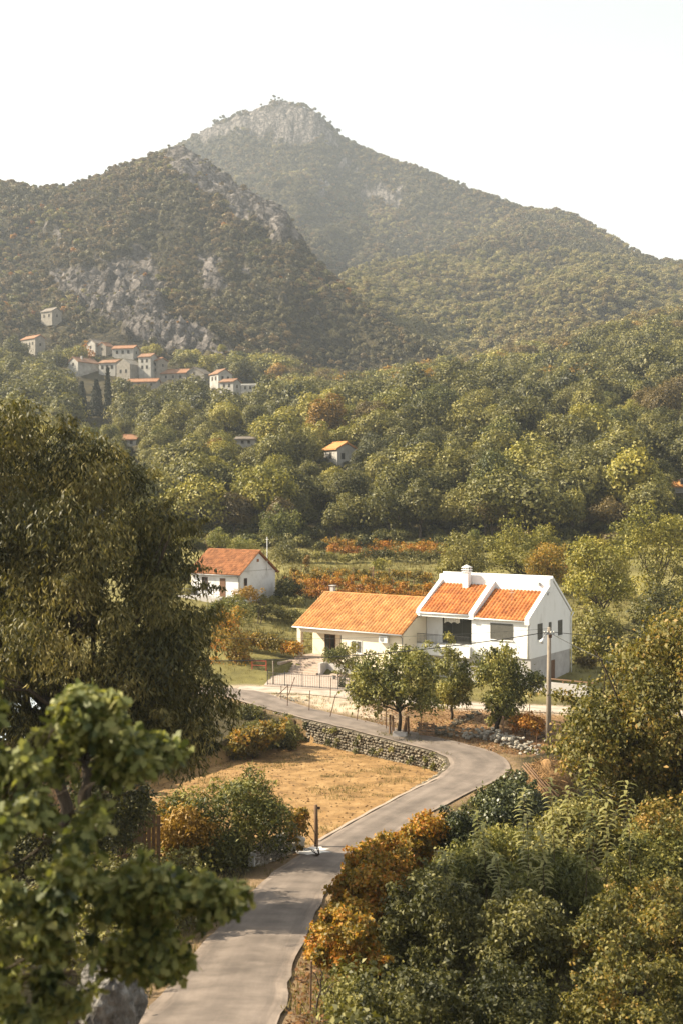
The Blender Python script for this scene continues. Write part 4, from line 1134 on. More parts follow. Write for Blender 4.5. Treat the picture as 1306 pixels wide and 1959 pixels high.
for i, leaf in enumerate(['lf_olive','lf_olive','lf_dark','lf_green','lf_brown','lf_brown','lf_yellow','lf_gold','lf_orange']):
    lo = ellipsoid_lobes(rg, (0,0,2.9), (2.5,2.5,2.1), 16, (0.8,1.4))
    SRC.append(bpy.data.objects.new('crown_source', foliage_mesh('mid_crown', rg, lo, 2000, 0.36, 0.24, M[leaf], 0.2, 'rhomb', inner=0.72, spread=0.36, up=0.15)))
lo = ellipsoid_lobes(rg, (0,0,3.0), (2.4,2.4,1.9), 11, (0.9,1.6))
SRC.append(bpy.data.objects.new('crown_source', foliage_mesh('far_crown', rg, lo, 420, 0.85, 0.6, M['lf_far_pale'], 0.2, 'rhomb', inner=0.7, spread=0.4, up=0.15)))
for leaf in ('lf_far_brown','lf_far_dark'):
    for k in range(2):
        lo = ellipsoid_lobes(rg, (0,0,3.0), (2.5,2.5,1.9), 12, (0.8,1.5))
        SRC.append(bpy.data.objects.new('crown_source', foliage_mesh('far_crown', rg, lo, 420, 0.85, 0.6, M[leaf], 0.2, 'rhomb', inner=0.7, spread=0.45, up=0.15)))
xs = []
def scatter(d0, d1, cell, scl):
    Y = np.arange(d0, d1, cell)
    for y in Y:
        w = (0.345 if y > 346 else 0.5)*y
        X = np.arange(-w, w, cell)
        xs.append(np.stack([X+rg.uniform(-.5,.5,len(X))*cell, np.full(len(X), y)+rg.uniform(-.5,.5,len(X))*cell, np.full(len(X), scl)], 1))
scatter(338, 560, 5.2, 1.15); scatter(560, 1000, 3.9, .85); scatter(1000, 1300, 4.6, .9); scatter(1300, 1780, 5.6, 1.0)
A = np.concatenate(xs)
px = CX+F*A[:,0]/A[:,1]
dS = np.interp(px, SP[:,0], SP[:,2]); dR = np.interp(px, RS[:,0], RS[:,2]); dP = np.interp(px, PK[:,0], PK[:,2])
z = gz(A[:,0], A[:,1])
# keep what the valley can see: march the sightline
row = HY-(z+5-CAMZ)/A[:,1]*F
vis = np.ones(len(A), bool)
for f in np.linspace(0.3, 0.985, 40):
    dd = A[:,1]*f
    zz = gz(A[:,0]*f, dd)
    r2 = HY-(zz-CAMZ)/dd*F
    vis &= ~((r2 < row-3) & (dd > 150))
rk = rock_mask(A[:,0], A[:,1], z)
keep = vis & ((rk < 0.5) | ((rg.random(len(A)) < np.where(A[:,1] > 760, .2, .5)) & (A[:,1] < 1300))) & (A[:,1] < dP+15)
for i in np.nonzero(keep & (A[:,1] < 660))[0]:
    hw = 2.6/A[i,1]*F
    for s_try in (1.0, 0.62, 0.4, 0.24):
        if clear_ok(px[i], A[i,1], HY-(z[i]+6.2*1.5*s_try*A[i,2]-CAMZ)/A[i,1]*F, hw*s_try): break
    else: keep[i] = False
    A[i,2] *= s_try
for x0, x1, row_, dh in CLEAR:      # house plots themselves
    c = (px > x0-4) & (px < x1+4) & (np.abs(A[:,1]-dh) < 8); keep &= ~c
A = A[keep]; z = z[keep]; px = px[keep]; rk = rk[keep]; dS = dS[keep]
n1 = fbm(A[:,0]/60, A[:,1]/60, 3, 61)+rg.normal(0,.25,len(A))
spur = (A[:,1] > 560) & (A[:,1] < dS+30) & (px < 860)
lowv = (A[:,1] < 560)
ix = np.zeros(len(A), int)
r = rg.random(len(A))
ix = np.where(n1 < -.1, 2, np.where(n1 < .25, (r > .5).astype(int), np.where(n1 < .5, 3, 4)))
ix = np.where(spur, np.where(n1 < -.05, 21+(r > .5), np.where(n1 < .42, 19+(r > .5), np.where(r < .12, 8, np.where(r < .5, 18, 0)))), ix)
ix = np.where((A[:,1] > 1150), np.where(n1 < 0.05, 21+(r > .5), np.where(n1 < .45, 19+(r > .5), 18)), ix)
ix = np.where(lowv & (px < 560), np.where(n1 < -.2, 2, np.where(n1 < .15, 0, np.where(n1 < .35, 6, np.where(r < .75, 3, 7)))), ix)
ix = np.where(lowv & (px >= 560) & (r < .03), 7, ix)
ix = np.where((A[:,1] > 560) & ~spur & (A[:,1] < 1150) & (px > 600), np.where(rg.random(len(A)) < .62, 18, np.where(n1 > .1, 4, 0)), ix)  # mostly pale leaves on the right slope: its sunlight put into leaf colour
ix = np.where(A[:,1] < 600, np.where(ix < 9, ix+9, ix), ix)
sc = A[:,2]*(.5+1.05*rg.random(len(A))**1.7)*(1+.35*fbm(A[:,0]/35, A[:,1]/35, 2, 66))*np.where(rk > .5, np.where(A[:,1] > 1300, .3, .55*rg.uniform(.5,1.2,len(A))), 1)*np.where(spur, .78, 1)*np.where(A[:,1] < 560, 1.5, 1)
me = bpy.data.meshes.new('far_woods')
me.vertices.add(len(A)); me.vertices.foreach_set('co', np.stack([A[:,0],A[:,1],z-0.8*sc],1).astype(np.float32).ravel())
for nm, arr, ty in (('scl', sc.astype(np.float32), 'FLOAT'), ('rot', (rg.random(len(A))*6.283).astype(np.float32), 'FLOAT'), ('idx', ix.astype(np.int32), 'INT')):
    at = me.attributes.new(nm, ty, 'POINT'); at.data.foreach_set('value', arr)
wood = tag(obj('far_woods', me), 'olive and rust brown autumn woods covering the far slopes and mountain', 'forest', kind='stuff')
print('far trees', len(A))
def instance_modifier(o, sources, name):
    ng = bpy.data.node_groups.new(name, 'GeometryNodeTree')
    ng.interface.new_socket('Geometry', in_out='INPUT', socket_type='NodeSocketGeometry')
    ng.interface.new_socket('Geometry', in_out='OUTPUT', socket_type='NodeSocketGeometry')
    N = ng.nodes; Lk = ng.links
    gi = N.new('NodeGroupInput'); go = N.new('NodeGroupOutput')
    iop = N.new('GeometryNodeInstanceOnPoints'); iop.inputs['Pick Instance'].default_value = True
    jn = N.new('GeometryNodeJoinGeometry')
    for s in reversed(sources):
        oi = N.new('GeometryNodeObjectInfo'); oi.inputs['Object'].default_value = s; oi.inputs['As Instance'].default_value = True
        Lk.new(oi.outputs['Geometry'], jn.inputs[0])
    def na(nm, ty):
        q = N.new('GeometryNodeInputNamedAttribute'); q.data_type = ty; q.inputs['Name'].default_value = nm; return q.outputs['Attribute']
    Lk.new(gi.outputs[0], iop.inputs['Points']); Lk.new(jn.outputs[0], iop.inputs['Instance'])
    Lk.new(na('idx','INT'), iop.inputs['Instance Index'])
    cb = N.new('ShaderNodeCombineXYZ'); Lk.new(na('rot','FLOAT'), cb.inputs['Z'])
    e2r = N.new('FunctionNodeEulerToRotation'); Lk.new(cb.outputs[0], e2r.inputs[0]); Lk.new(e2r.outputs[0], iop.inputs['Rotation'])
    Lk.new(na('scl','FLOAT'), iop.inputs['Scale'])
    Lk.new(iop.outputs[0], go.inputs[0])
    md = o.modifiers.new(name, 'NODES'); md.node_group = ng
instance_modifier(wood, SRC, 'scatter_woods')

# understory: low bushes that close the wood floor and roughen the terraces
rg = np.random.default_rng(29)
xs = []
scatter(186, 345, 3.0, 1.0)
U = np.concatenate(xs)
xs = []
scatter(112, 190, 3.4, 0.5)
U2 = np.concatenate(xs); pu = CX+F*U2[:,0]/U2[:,1]
U2 = U2[((pu > 1095) | (pu < 470) | ((U2[:,1] > 120) & (rg.random(len(U2)) < .25))) & ~((pu > 370) & (pu < 600) & (U2[:,1] > 118) & (U2[:,1] < 150)) & ~((pu > 540) & (pu < 1110) & (U2[:,1] < 130))]
n_ = fbm(U2[:,0]/9, U2[:,1]/9, 2, 33); U2 = U2[n_ > -.1]
xs = []
scatter(56, 112, 3.6, 0.55)       # the slopes beside the valley road, past the field and past the persimmon
U3 = np.concatenate(xs); p3 = CX+F*U3[:,0]/U3[:,1]; q3, _, _, w3_ = seg_dist(U3[:,0], U3[:,1], ROAD[::2]); q4 = seg_dist(U3[:,0], U3[:,1], SIDE)[0]
U3 = U3[((p3 < 395) | (p3 > 1330)) & (q3 > 4) & (q4 > 4) & ~in_poly(U3[:,0], U3[:,1], FIELD)]
U2 = np.concatenate([U2, U3])
U = np.concatenate([U, U2]); pu = CX+F*U[:,0]/U[:,1]; zu = gz(U[:,0], U[:,1])
su = U[:,2]*rg.uniform(.3,.85,len(U))
ok = np.array([clear_ok(pu[i], U[i,1], HY-(zu[i]+5*su[i]-CAMZ)/U[i,1]*F, 6) for i in range(len(U))]) & ~((pu > 545) & (pu < 860) & (U[:,1] < 193) & (rg.random(len(U)) < .7))
U, zu, su = U[ok], zu[ok], su[ok]
me = bpy.data.meshes.new('understory'); me.vertices.add(len(U)); me.vertices.foreach_set('co', np.stack([U[:,0],U[:,1],zu-.9*su],1).astype(np.float32).ravel())
iu = rg.choice([0,1,2,2,3,4,6], len(U)); pq = CX+F*U[:,0]/U[:,1]; iu = np.where((pq > 520) & (pq < 880) & (U[:,1] > 186) & (U[:,1] < 222), 2, iu)  # front row gets only dark leaves: the wood's shade painted as colour
for nm, arr, ty in (('scl', su.astype(np.float32), 'FLOAT'), ('rot', (rg.random(len(U))*6.283).astype(np.float32), 'FLOAT'), ('idx', iu.astype(np.int32), 'INT')):
    at = me.attributes.new(nm, ty, 'POINT'); at.data.foreach_set('value', arr)
und = tag(obj('understory', me), 'low olive bushes closing the floor of the near wood', 'bushes', kind='stuff')
SRC2 = []
for i, leaf in enumerate(['lf_olive','lf_olive','lf_dark','lf_green','lf_brown','lf_brown','lf_yellow']):
    lo = ellipsoid_lobes(rg, (0,0,2.2), (2.4,2.4,1.6), 14, (0.7,1.3))
    SRC2.append(bpy.data.objects.new('bush_source', foliage_mesh('bush_crown', rg, lo, 1500, 0.5, 0.3, M[leaf], 0.2, 'rhomb', inner=0.5, spread=0.6)))
instance_modifier(und, SRC2, 'scatter_understory')

# ------------------------------------------------------------------ near trees
def R(seed): return np.random.default_rng(seed)
def gpt(px, d, sink=0.1):
    p = onground(px, d); return (p.x, p.y, p.z-sink)
# drooping walnut filling the left side
poly = [(-170,820),(-60,770),(20,768),(100,782),(150,820),(210,828),(262,885),(312,930),(335,985),(378,1030),(385,1090),(402,1150),(412,1240),(452,1320),(452,1375),(420,1425),(385,1470),(300,1480),(200,1420),(90,1440),(0,1430),(-120,1440),(-200,1200)]
lo = outline_lobes(R(1), poly, 42, 4.4, 210, (34,66))
plant('walnut_tree','huge walnut tree with drooping leaves towering over the shed, taller than everything near','tree',gpt(150,43),lo,150000,0.205,0.06,'lf_walnut',1.2,'rhomb',0.32,(0.3,0,5.0),2,seed=1,nl=34,sprays=60,inner=0.35,spread=0.8,up=0.15,low=-0.95,lob_t=0.16,leaf_t=0.17,tbias=0.42)
# foreground oak, out of focus
sprays = [[(-260,1330),(-60,1300),(10,1305),(22,1345),(-20,1400),(-260,1420)], [(60,1420),(108,1390),(120,1335),(150,1315),(225,1340),(245,1385),(200,1420),(130,1450)],
          [(190,1440),(240,1400),(300,1415),(345,1430),(335,1455),(270,1480),(200,1500)], [(-260,1430),(0,1400),(70,1440),(150,1470),(200,1530),(190,1620),(220,1680),(170,1740),(190,1850),(150,1990),(-260,2060)],
          [(180,1700),(250,1650),(285,1645),(330,1665),(425,1680),(480,1712),(455,1742),(380,1770),(280,1790),(200,1770)], [(180,1830),(240,1780),(320,1790),(365,1830),(345,1880),(290,1870),(230,1840),(200,1880)]]
lo = np.concatenate([outline_lobes(R(2+i), q, 10.2+.25*(i % 3), .5 if i != 3 else 1.3, 28 if i != 3 else 170, (14,30)) for i, q in enumerate(sprays)])
plant('oak_tree','oak branches with lobed green leaves, blurred in the near corner','tree',(-4.6,10.4,9.6),lo,27000,0.11,0.07,'lf_oak',0.25,'oak',0.04,(0.3,-0.2,2.6),1,seed=2,nl=26,inner=0.25,spread=0.8,up=0.5,low=-0.9,lob_t=0.12,leaf_t=0.22,tbias=0.5)
# persimmon at the right edge
poly = [(1060,1445),(1062,1395),(1098,1370),(1105,1320),(1085,1300),(1140,1278),(1165,1235),(1215,1222),(1245,1185),(1290,1172),(1330,1140),(1460,1150),(1520,1350),(1480,1600),(1330,1600),(1240,1565),(1160,1520),(1110,1500)]
lo = outline_lobes(R(3), poly, 49, 3.4, 130, (30,56))
plant('persimmon_tree','bushy persimmon tree with olive and rust leaves beside the utility pole','tree',gpt(1290,50),lo,50000,0.19,0.105,'lf_persimmon',0.7,'rhomb',0.2,(0,0,2.2),1,seed=3,nl=26,sprays=36,inner=0.4,spread=0.75,up=0.2,low=-0.9,lob_t=0.15,leaf_t=0.2)
# loquat bush beside the road
poly = [(275,1600),(300,1540),(345,1512),(370,1490),(430,1498),(490,1492),(530,1525),(552,1560),(558,1605),(520,1640),(480,1672),(430,1690),(360,1690),(300,1660)]
lo = outline_lobes(R(4), poly, 53, 2.2, 80, (24,42))
plant('loquat_bush','rounded evergreen bush with stiff leaves turning gold on one side, by the field corner','bush',gpt(430,53),lo,26000,0.21,0.07,'lf_green',0.1,'rhomb',0.09,None,3,seed=4,nl=20,sprays=14,inner=0.4,spread=0.7,up=0.3,lob_t=0.2)
poly2 = [(285,1600),(310,1550),(360,1540),(400,1570),(420,1620),(400,1665),(330,1660),(295,1640)]
lo = outline_lobes(R(5), poly2, 51, 1.1, 16, (22,36))
plant('golden_bush','golden leaved bush growing against the rounded evergreen bush','bush',gpt(345,51),lo,6500,0.17,0.075,'lf_gold',0.3,'rhomb',0.05,None,2,seed=5,nl=10,inner=0.4,spread=0.8)
# fruit trees between the roads
poly = [(668,1300),(690,1262),(675,1240),(725,1228),(770,1240),(810,1238),(835,1290),(830,1335),(842,1362),(800,1372),(775,1350),(730,1352),(700,1372),(690,1345),(672,1330)]
lo = outline_lobes(R(6), poly, 84, 3.0, 60, (14,26))
b6 = gpt(764,84)
plant('fruit_tree','wide fruit tree with loose yellow green leaves and boards around its trunk','tree',b6,lo,11000,0.24,0.12,'lf_green',0.5,'broad',0.17,(0,0,1.7),1,seed=6,nl=16,sprays=18,inner=0.35,spread=0.8,low=-.9,tbias=0.68,lob_t=0.2)
poly = [(838,1260),(848,1222),(862,1218),(872,1250),(900,1275),(904,1320),(890,1345),(850,1350),(825,1340),(820,1300)]
lo = outline_lobes(R(7), poly, 89, 1.8, 36, (12,20))
plant('fruit_tree','slim green tree with a forked trunk, between the other two yard trees','tree',gpt(865,89),lo,7500,0.22,0.1,'lf_green',0.5,'broad',0.14,(-0.1,0,1.4),1,seed=7,nl=12,sprays=14,inner=0.35,spread=0.75,low=-.9,tbias=0.42)
poly = [(905,1262),(912,1235),(935,1250),(965,1240),(985,1228),(992,1262),(1015,1285),(1045,1290),(1042,1320),(1005,1350),(985,1385),(950,1380),(925,1360),(908,1330)]
lo = outline_lobes(R(8), poly, 85, 2.6, 52, (14,24))
plant('fruit_tree','dense dark green tree hanging low over the yard in front of the white house','tree',gpt(948,85),lo,12500,0.22,0.1,'lf_green',0.7,'broad',0.2,(0,0,1.5),2,seed=8,nl=14,sprays=16,inner=0.35,spread=0.75,low=-.95,tbias=0.38)
# bushes around the courtyard and cottage
def bush(label, poly, d, n, L, w, leaf, seed, bpx, nlob=22, rp=(10,20), thick=1.5, name='bush', cat='bush', templ='rhomb', droop=0.3, r0=0.06, group=None, **kw):
    lo = outline_lobes(R(seed), poly, d, thick, nlob, rp)
    return plant(name, label, cat, gpt(bpx, d), lo, n, L, w, leaf, droop, templ, r0, None, 2, group, seed, 8, **kw)
bush('weeping dark evergreen shrub beside the courtyard steps',[(612,1262),(622,1240),(640,1234),(660,1230),(690,1232),(692,1270),(672,1292),(655,1275),(630,1282)],105,4200,0.2,0.07,'lf_green',20,650,20,(7,13),1.2,droop=0.9)
bush('small potted cypress like shrub by the courtyard fence',[(648,1318),(650,1290),(657,1270),(664,1290),(667,1318)],102,900,0.14,0.05,'lf_dark',21,657,10,(4,7),.4)
bush('brown tinged shrubby tree between the big walnut and the courtyard',[(398,1220),(405,1175),(440,1165),(470,1180),(482,1225),(478,1290),(450,1305),(400,1300)],112,5200,0.26,0.13,'lf_vine',22,440,26,(12,22),2.0,tbias=.25)
bush('round green bush in front of the cottage terrace',[(392,1180),(400,1148),(440,1138),(475,1145),(490,1165),(480,1185),(440,1195)],121,4200,0.22,0.11,'lf_green',23,440,24,(10,18),2)
bush('yellowing pergola vine in front of the cottage gable',[(444,1150),(450,1130),(475,1124),(500,1130),(506,1146),(490,1152),(470,1148)],126,1600,0.22,0.12,'lf_gold',24,498,16,(7,12),1.6,tbias=.4)
bush('dark round bush beside the cottage gable',[(527,1145),(526,1112),(545,1100),(570,1106),(580,1130),(574,1152)],136,3000,0.25,0.12,'lf_dark',25,553,18,(9,16),2)
bush('small grey green tree at the foot of the wood above the cottage',[(398,1048),(402,1018),(425,1006),(440,1030),(438,1052)],150,1600,0.26,0.13,'lf_pale',26,418,14,(8,14),1.5)
bush('low pale shrub behind the cottage ridge',[(430,1056),(445,1032),(475,1030),(500,1040),(505,1056)],152,1800,0.26,0.12,'lf_pale',27,465,16,(7,12),1.5)
bush('dark thicket between the cottage and the vineyard edge',[(515,1085),(520,1045),(550,1030),(575,1045),(580,1075),(560,1090)],172,2400,0.32,0.16,'lf_dark',28,548,18,(10,16),2)
bush('slim bright yellow sapling standing in the vineyard terraces',[(580,1090),(584,1062),(590,1058),(594,1080),(592,1092)],158,420,0.22,0.12,'lf_gold',29,588,7,(4,6),.6,name='sapling_tree',cat='tree')
bush('single green bush between the vineyard rows',[(712,1085),(716,1070),(730,1066),(740,1078),(738,1092),(720,1094)],165,900,0.26,0.14,'lf_yellow',30,726,10,(6,10),1)
# trees past the white house
def midtree(label, poly, d, n, leaf, seed, bpx, nlob=40, rp=(16,32), thick=3.5, L=0.3, w=0.17, **kw):
    lo = outline_lobes(R(seed), poly, d, thick, nlob, rp)
    return plant('broadleaf_tree', label, 'tree', gpt(bpx, d), lo, n, L, w, leaf, 0.35, 'rhomb', 0.22, None, 1, 'trees around the white house', seed, 12, inner=.45, spread=.65, **kw)
midtree('tall yellow green tree rising above the white house roof end',[(1085,1130),(1090,1060),(1100,1030),(1140,1020),(1180,1040),(1215,1090),(1210,1150),(1150,1175),(1100,1165)],128,9000,'lf_yellow',40,1150)
midtree('bright yellow green tree beside the frame edge, tallest past the white house',[(1175,1060),(1185,990),(1220,960),(1270,975),(1320,1000),(1340,1080),(1300,1160),(1220,1150)],140,10000,'lf_yellow',41,1250)
midtree('dark green tree hugging the rear corner of the white house',[(1088,1290),(1090,1200),(1105,1170),(1150,1160),(1185,1190),(1190,1250),(1160,1290)],116,7500,'lf_olive',42,1140,rp=(14,26))
midtree('shadowed tree at the frame edge behind the persimmon',[(1180,1210),(1200,1150),(1250,1120),(1330,1130),(1350,1210),(1280,1240),(1200,1240)],118,6500,'lf_dark',43,1270,rp=(14,26))
midtree('rounded olive tree behind the white house chimney',[(835,1095),(840,1050),(870,1020),(920,1030),(935,1070),(930,1105),(880,1110)],150,5600,'lf_olive',44,885,rp=(12,22))
midtree('golden olive tree behind the white house ridge',[(930,1100),(940,1030),(975,985),(1010,980),(1050,1010),(1090,1040),(1085,1105),(1000,1110)],156,9500,'lf_yellow',45,1000,rp=(14,26),tbias=.35)
midtree('brown orange tinged tree over the white house ridge end',[(1000,1105),(1010,1060),(1040,1040),(1085,1050),(1095,1100),(1060,1115)],146,4200,'lf_vine',46,1045,rp=(12,20),tbias=.25)
midtree('ivy covered snag standing pale at the edge of the wood',[(880,1070),(890,1030),(905,1010),(918,1008),(915,1035),(900,1070)],170,1800,'lf_pale',47,898,16,(7,12),1.5)
midtree('rust brown tree amid the green slope above the white house',[(900,985),(910,962),(940,952),(968,960),(975,985),(945,1002)],196,2600,'lf_brown',48,938,18,(9,15),2.5)
midtree('lone orange tree glowing on the far wooded slope',[(1086,852),(1092,830),(1112,820),(1130,832),(1126,856),(1105,862)],300,1500,'lf_orange',49,1108,14,(7,12),3,L=.4,w=.25)
midtree('grey green feathery tree in front of the wood above the cottage',[(500,1035),(505,985),(540,965),(580,985),(590,1030),(560,1050)],190,5200,'lf_pale',50,545,24,(12,20),3,tbias=.25)
midtree('orange tree among the pale houses of the village',[(140,690),(145,664),(165,655),(182,665),(185,690),(160,698)],560,900,'lf_orange',51,163,12,(6,10),5,L=.8,w=.5)
# cypresses under the village
def cypress(label, px, d, toprow, botrow, wpx, seed):
    rg = R(seed); b = P(px, botrow, d); top = P(px, toprow, d); H = top.z-b.z; w = wpx/F*d/2
    o = thing('cypress_tree', label, 'tree', (b.x, b.y, b.z), 0, 'cypresses below the village')
    n = 2600; t = rg.random(n)
    prof = np.interp(t, [0,.08,.35,.75,1], [.6,.9,1,.62,.03])*w
    a = rg.random(n)*6.283; rr = prof*(0.75+0.3*rg.random(n))
    d3 = np.stack([np.cos(a), np.sin(a), np.full(n,.25)],1)
    pos = np.stack([np.cos(a)*rr, np.sin(a)*rr, t*H],1)
    V, Fs, own = leaf_geo(rg, pos, nrmz(d3+rg.normal(0,.35,(n,3))), 0.75, 0.32, -1.2, 'rhomb')
    obj('crown', fastmesh('crown', V, Fs, M['lf_cypress'], {'tint':('FACE', np.clip(rg.normal(.5,.25,n),0,1))}), o)
    obj('trunk', MB().tube([(0,0,-6),(0,0,H*0.4),(0,0,H*0.85)], [0.3,0.2,0.04], 7).mesh('trunk', M['bark']), o)
cypress('tallest and thinnest cypress, a dark spire below the village',207,400,706,822,13,60)
cypress('broad blunt cypress in the middle of the three',185,402,728,822,26,61)
cypress('shorter pointed cypress standing apart on the outer side of the three',157,404,732,812,20,62)

# ------------------------------------------------------------------ vineyards and meadow behind the bungalow
def strip(name, label, cat, a, b, d0, d1, h, n, L, w, leaf, seed, group='vine rows of the terraced vineyard', posts=0, tb=0.6):
    """a hedge-like row from (px a, depth d0) to (px b, depth d1)"""
    rg = R(seed); p0 = np.array(gpt(a, d0)); p1 = np.array(gpt(b, d1)); ln = np.linalg.norm(p1-p0)
    o = thing(name, label, cat, tuple(p0), 0, group)
    m = max(6, int(ln/0.8)); lo = []
    for i in range(m):
        t = (i+.5)/m; q = p0+(p1-p0)*t; g = ground_at(q[0], q[1])
        for k in range(2):
            lo.append((q[0]+rg.normal(0,.25)-p0[0], q[1]+rg.normal(0,.35)-p0[1], g-p0[2]+h*rg.uniform(.35,.8), h*rg.uniform(.28,.5)))
    obj('foliage', foliage_mesh('foliage', rg, lo, n, L, w, M[leaf], 0.4, 'rhomb', inner=.3, spread=.8, tbias=tb, lob_t=.25), o)
    for i in range(posts):
        t = (i+.5)/posts; q = p0+(p1-p0)*t; g = ground_at(q[0], q[1])
        obj('post', MB().tube([(q[0]-p0[0],q[1]-p0[1],g-p0[2]-.3),(q[0]-p0[0],q[1]-p0[1],g-p0[2]+h*1.15)], .05, 5).mesh('post', M['wood']), o)
    return o
strip('vine_row','orange red vine row just behind the bungalow roof','vine',560,850,140,131,1.5,5200,.26,.15,'lf_orange',70,posts=8)
strip('vine_row','rust orange vine row, second one behind the bungalow roof','vine',540,850,146,138,1.5,5200,.26,.15,'lf_orange',71,posts=8)
strip('vine_row','orange and green vine row, third one behind the bungalow roof','vine',545,850,151,144,1.5,4600,.26,.15,'lf_vine',72,posts=8)
strip('vine_row','yellowing vine row on the middle terrace beside the vineyard pole','vine',560,830,157,151,1.4,4200,.26,.15,'lf_vine',73,posts=8,tb=.3)
strip('hedge','dark green hedge along the upper vineyard terrace','hedge',690,845,174,171,1.9,3000,.28,.15,'lf_dark',74,posts=0,group=None)
strip('hedge','rough olive hedge on the upper terrace near the cottage','hedge',545,690,171,172,1.5,3200,.28,.15,'lf_olive',75,posts=0,group=None)
strip('vine_row','topmost golden orange vine row at the foot of the wood','vine',618,850,187,184,1.9,4600,.3,.17,'lf_vine',76,posts=8,tb=.6)
strip('vine_row','second highest vine row, orange with gaps','vine',625,845,181,178,1.6,3800,.3,.17,'lf_orange',77,posts=8)
strip('hedge','golden vine hedge beside the bungalow porch','hedge',470,566,116,113,1.9,4600,.22,.13,'lf_vine',78,group=None,tb=.35)
strip('hedge','low green hedge across the meadow behind the porch','hedge',480,570,128,126,1.5,3000,.24,.13,'lf_dark',79,group=None)
strip('hedge','grassy bank hedge below the cottage gable','hedge',500,580,134,133,1.0,1800,.24,.1,'lf_olive',80,group=None)

# grass: meadow, verges
def grass(name, label, pts, n_each, L, w, leaf, seed):
    rg = R(seed); pts = np.asarray(pts)
    q = np.repeat(pts, n_each, 0); q = q+rg.normal(0,.12,q.shape)*[1,1,0]
    nr = nrmz(rg.normal(size=(len(q),3))*[1,1,.25])
    up = np.zeros((len(q),3)); up[:,2] = 1; up = up+rg.normal(0,.35,up.shape)
    V, Fs, own = leaf_geo(rg, q, nr, L, w, -0.3, 'blade', fwd=up)
    t = np.clip(rg.normal(.5,.2,len(q))+np.repeat(rg.normal(0,.15,len(pts)),n_each),0,1)
    return tag(obj(name, fastmesh(name, V, Fs, M[leaf], {'tint':('FACE',t)})), label, 'grass', kind='stuff')
def rand_on(rg, n, pxr, dr, cond=None):
    px = rg.uniform(*pxr, n); d = rg.uniform(*dr, n); x = wx(px, d)
    if cond is not None: 
        k = cond(x, d); x, d = x[k], d[k]
    return np.stack([x, d, gz(x, d)-.02], 1)
rg = R(90)
grass('meadow_grass','tawny green meadow grass on the terraces behind the houses',np.concatenate([rand_on(rg,5200,(380,880),(116,192)),rand_on(rg,1200,(1000,1306),(108,150))]),6,.5,.07,'lf_grass',90)
def offroad(x, y):
    q,_,_,w = seg_dist(x,y,ROAD[::2]); q2,_,_,w2 = seg_dist(x,y,SIDE)
    return (q > w/2+.12) & (q2 > w2/2+.1) & ~in_poly(x,y,FIELD) & ~in_poly(x,y,COURT)
def verge(x, y):
    q,_,_,w = seg_dist(x,y,ROAD[::2]); return offroad(x,y) & (q < w/2+2.6)
v1 = rand_on(rg,9000,(150,1200),(22,100),verge); v2 = rand_on(rg,2600,(400,1306),(86,112),offroad)
grass('verge_grass','short dry grass along the road verges',np.concatenate([v1[rg.random(len(v1))<.6],v2[rg.random(len(v2))<.55]]),7,.22,.03,'lf_grass',91)
grass('field_stubble','dry tufts and stubble scattered over the tilled field',np.concatenate([rand_on(rg,5200,(380,860),(57,84),lambda x,y: in_poly(x,y,FIELD) & (fbm(x/3,y/2,2,71) > .05))])+[0,0,.12],5,.16,.03,'lf_grass',92)
# fallen leaves under the yard trees and on the near verge
yp = rand_on(rg,9000,(690,1060),(78,96),lambda x,y: in_poly(x,y,YARD)); vp = rand_on(rg,3200,(480,760),(22,42),lambda x,y: offroad(x,y))
q = np.concatenate([yp,vp]); q[:,2] += .05
V, Fs, own = leaf_geo(rg, q, nrmz(rg.normal(0,.5,q.shape)+[0,0,1]), .14, .09, 0, 'broad')
tag(obj('fallen_leaves', fastmesh('fallen_leaves', V, Fs, M['lf_litter'], {'tint':('FACE',np.clip(rg.normal(.5,.3,len(q)),0,1))})),'rust brown fallen leaves lying under the yard trees and on the verge','leaves',kind='stuff')

# ------------------------------------------------------------------ roadside plants on the near right
ov = [('copper vine bush spilling onto the bend of the road',[(690,1670),(715,1605),(770,1580),(825,1540),(852,1550),(848,1610),(810,1670),(745,1710)],50,8500,0.15,0.11,'lf_vine',100,790),
      ('bright amber vine bush halfway along the road edge',[(630,1740),(645,1670),(690,1630),(740,1630),(780,1690),(760,1770),(690,1800),(635,1780)],42,9000,0.14,0.1,'lf_vine',101,720),
      ('tangled amber vine between the copper bush and the amber bush',[(655,1690),(670,1640),(715,1600),(765,1600),(790,1650),(760,1710),(700,1720)],46,7000,0.14,0.1,'lf_vine',103,735),
      ('yellow orange vine joining the amber bush and the golden one',[(605,1800),(620,1740),(665,1715),(720,1730),(735,1790),(690,1830),(625,1830)],38,7000,0.13,0.09,'lf_vine',104,690),
      ('golden vine bush nearest the bottom of the road',[(590,1830),(600,1770),(650,1735),(700,1750),(730,1830),(700,1910),(640,1890),(595,1860)],34,9000,0.12,0.085,'lf_vine',102,670)]
for lab, poly, d, n, L, w, leaf, sd, bpx in ov:
    bush(lab, poly, d, int(n*1.6), L, w, leaf, sd, bpx, 60, (11,26), 1.5, name='vine_bush', templ='rhomb', tbias=.48, inner=.3, leaf_t=.28, spread=.8, group='orange vines along the road', sprays=16)
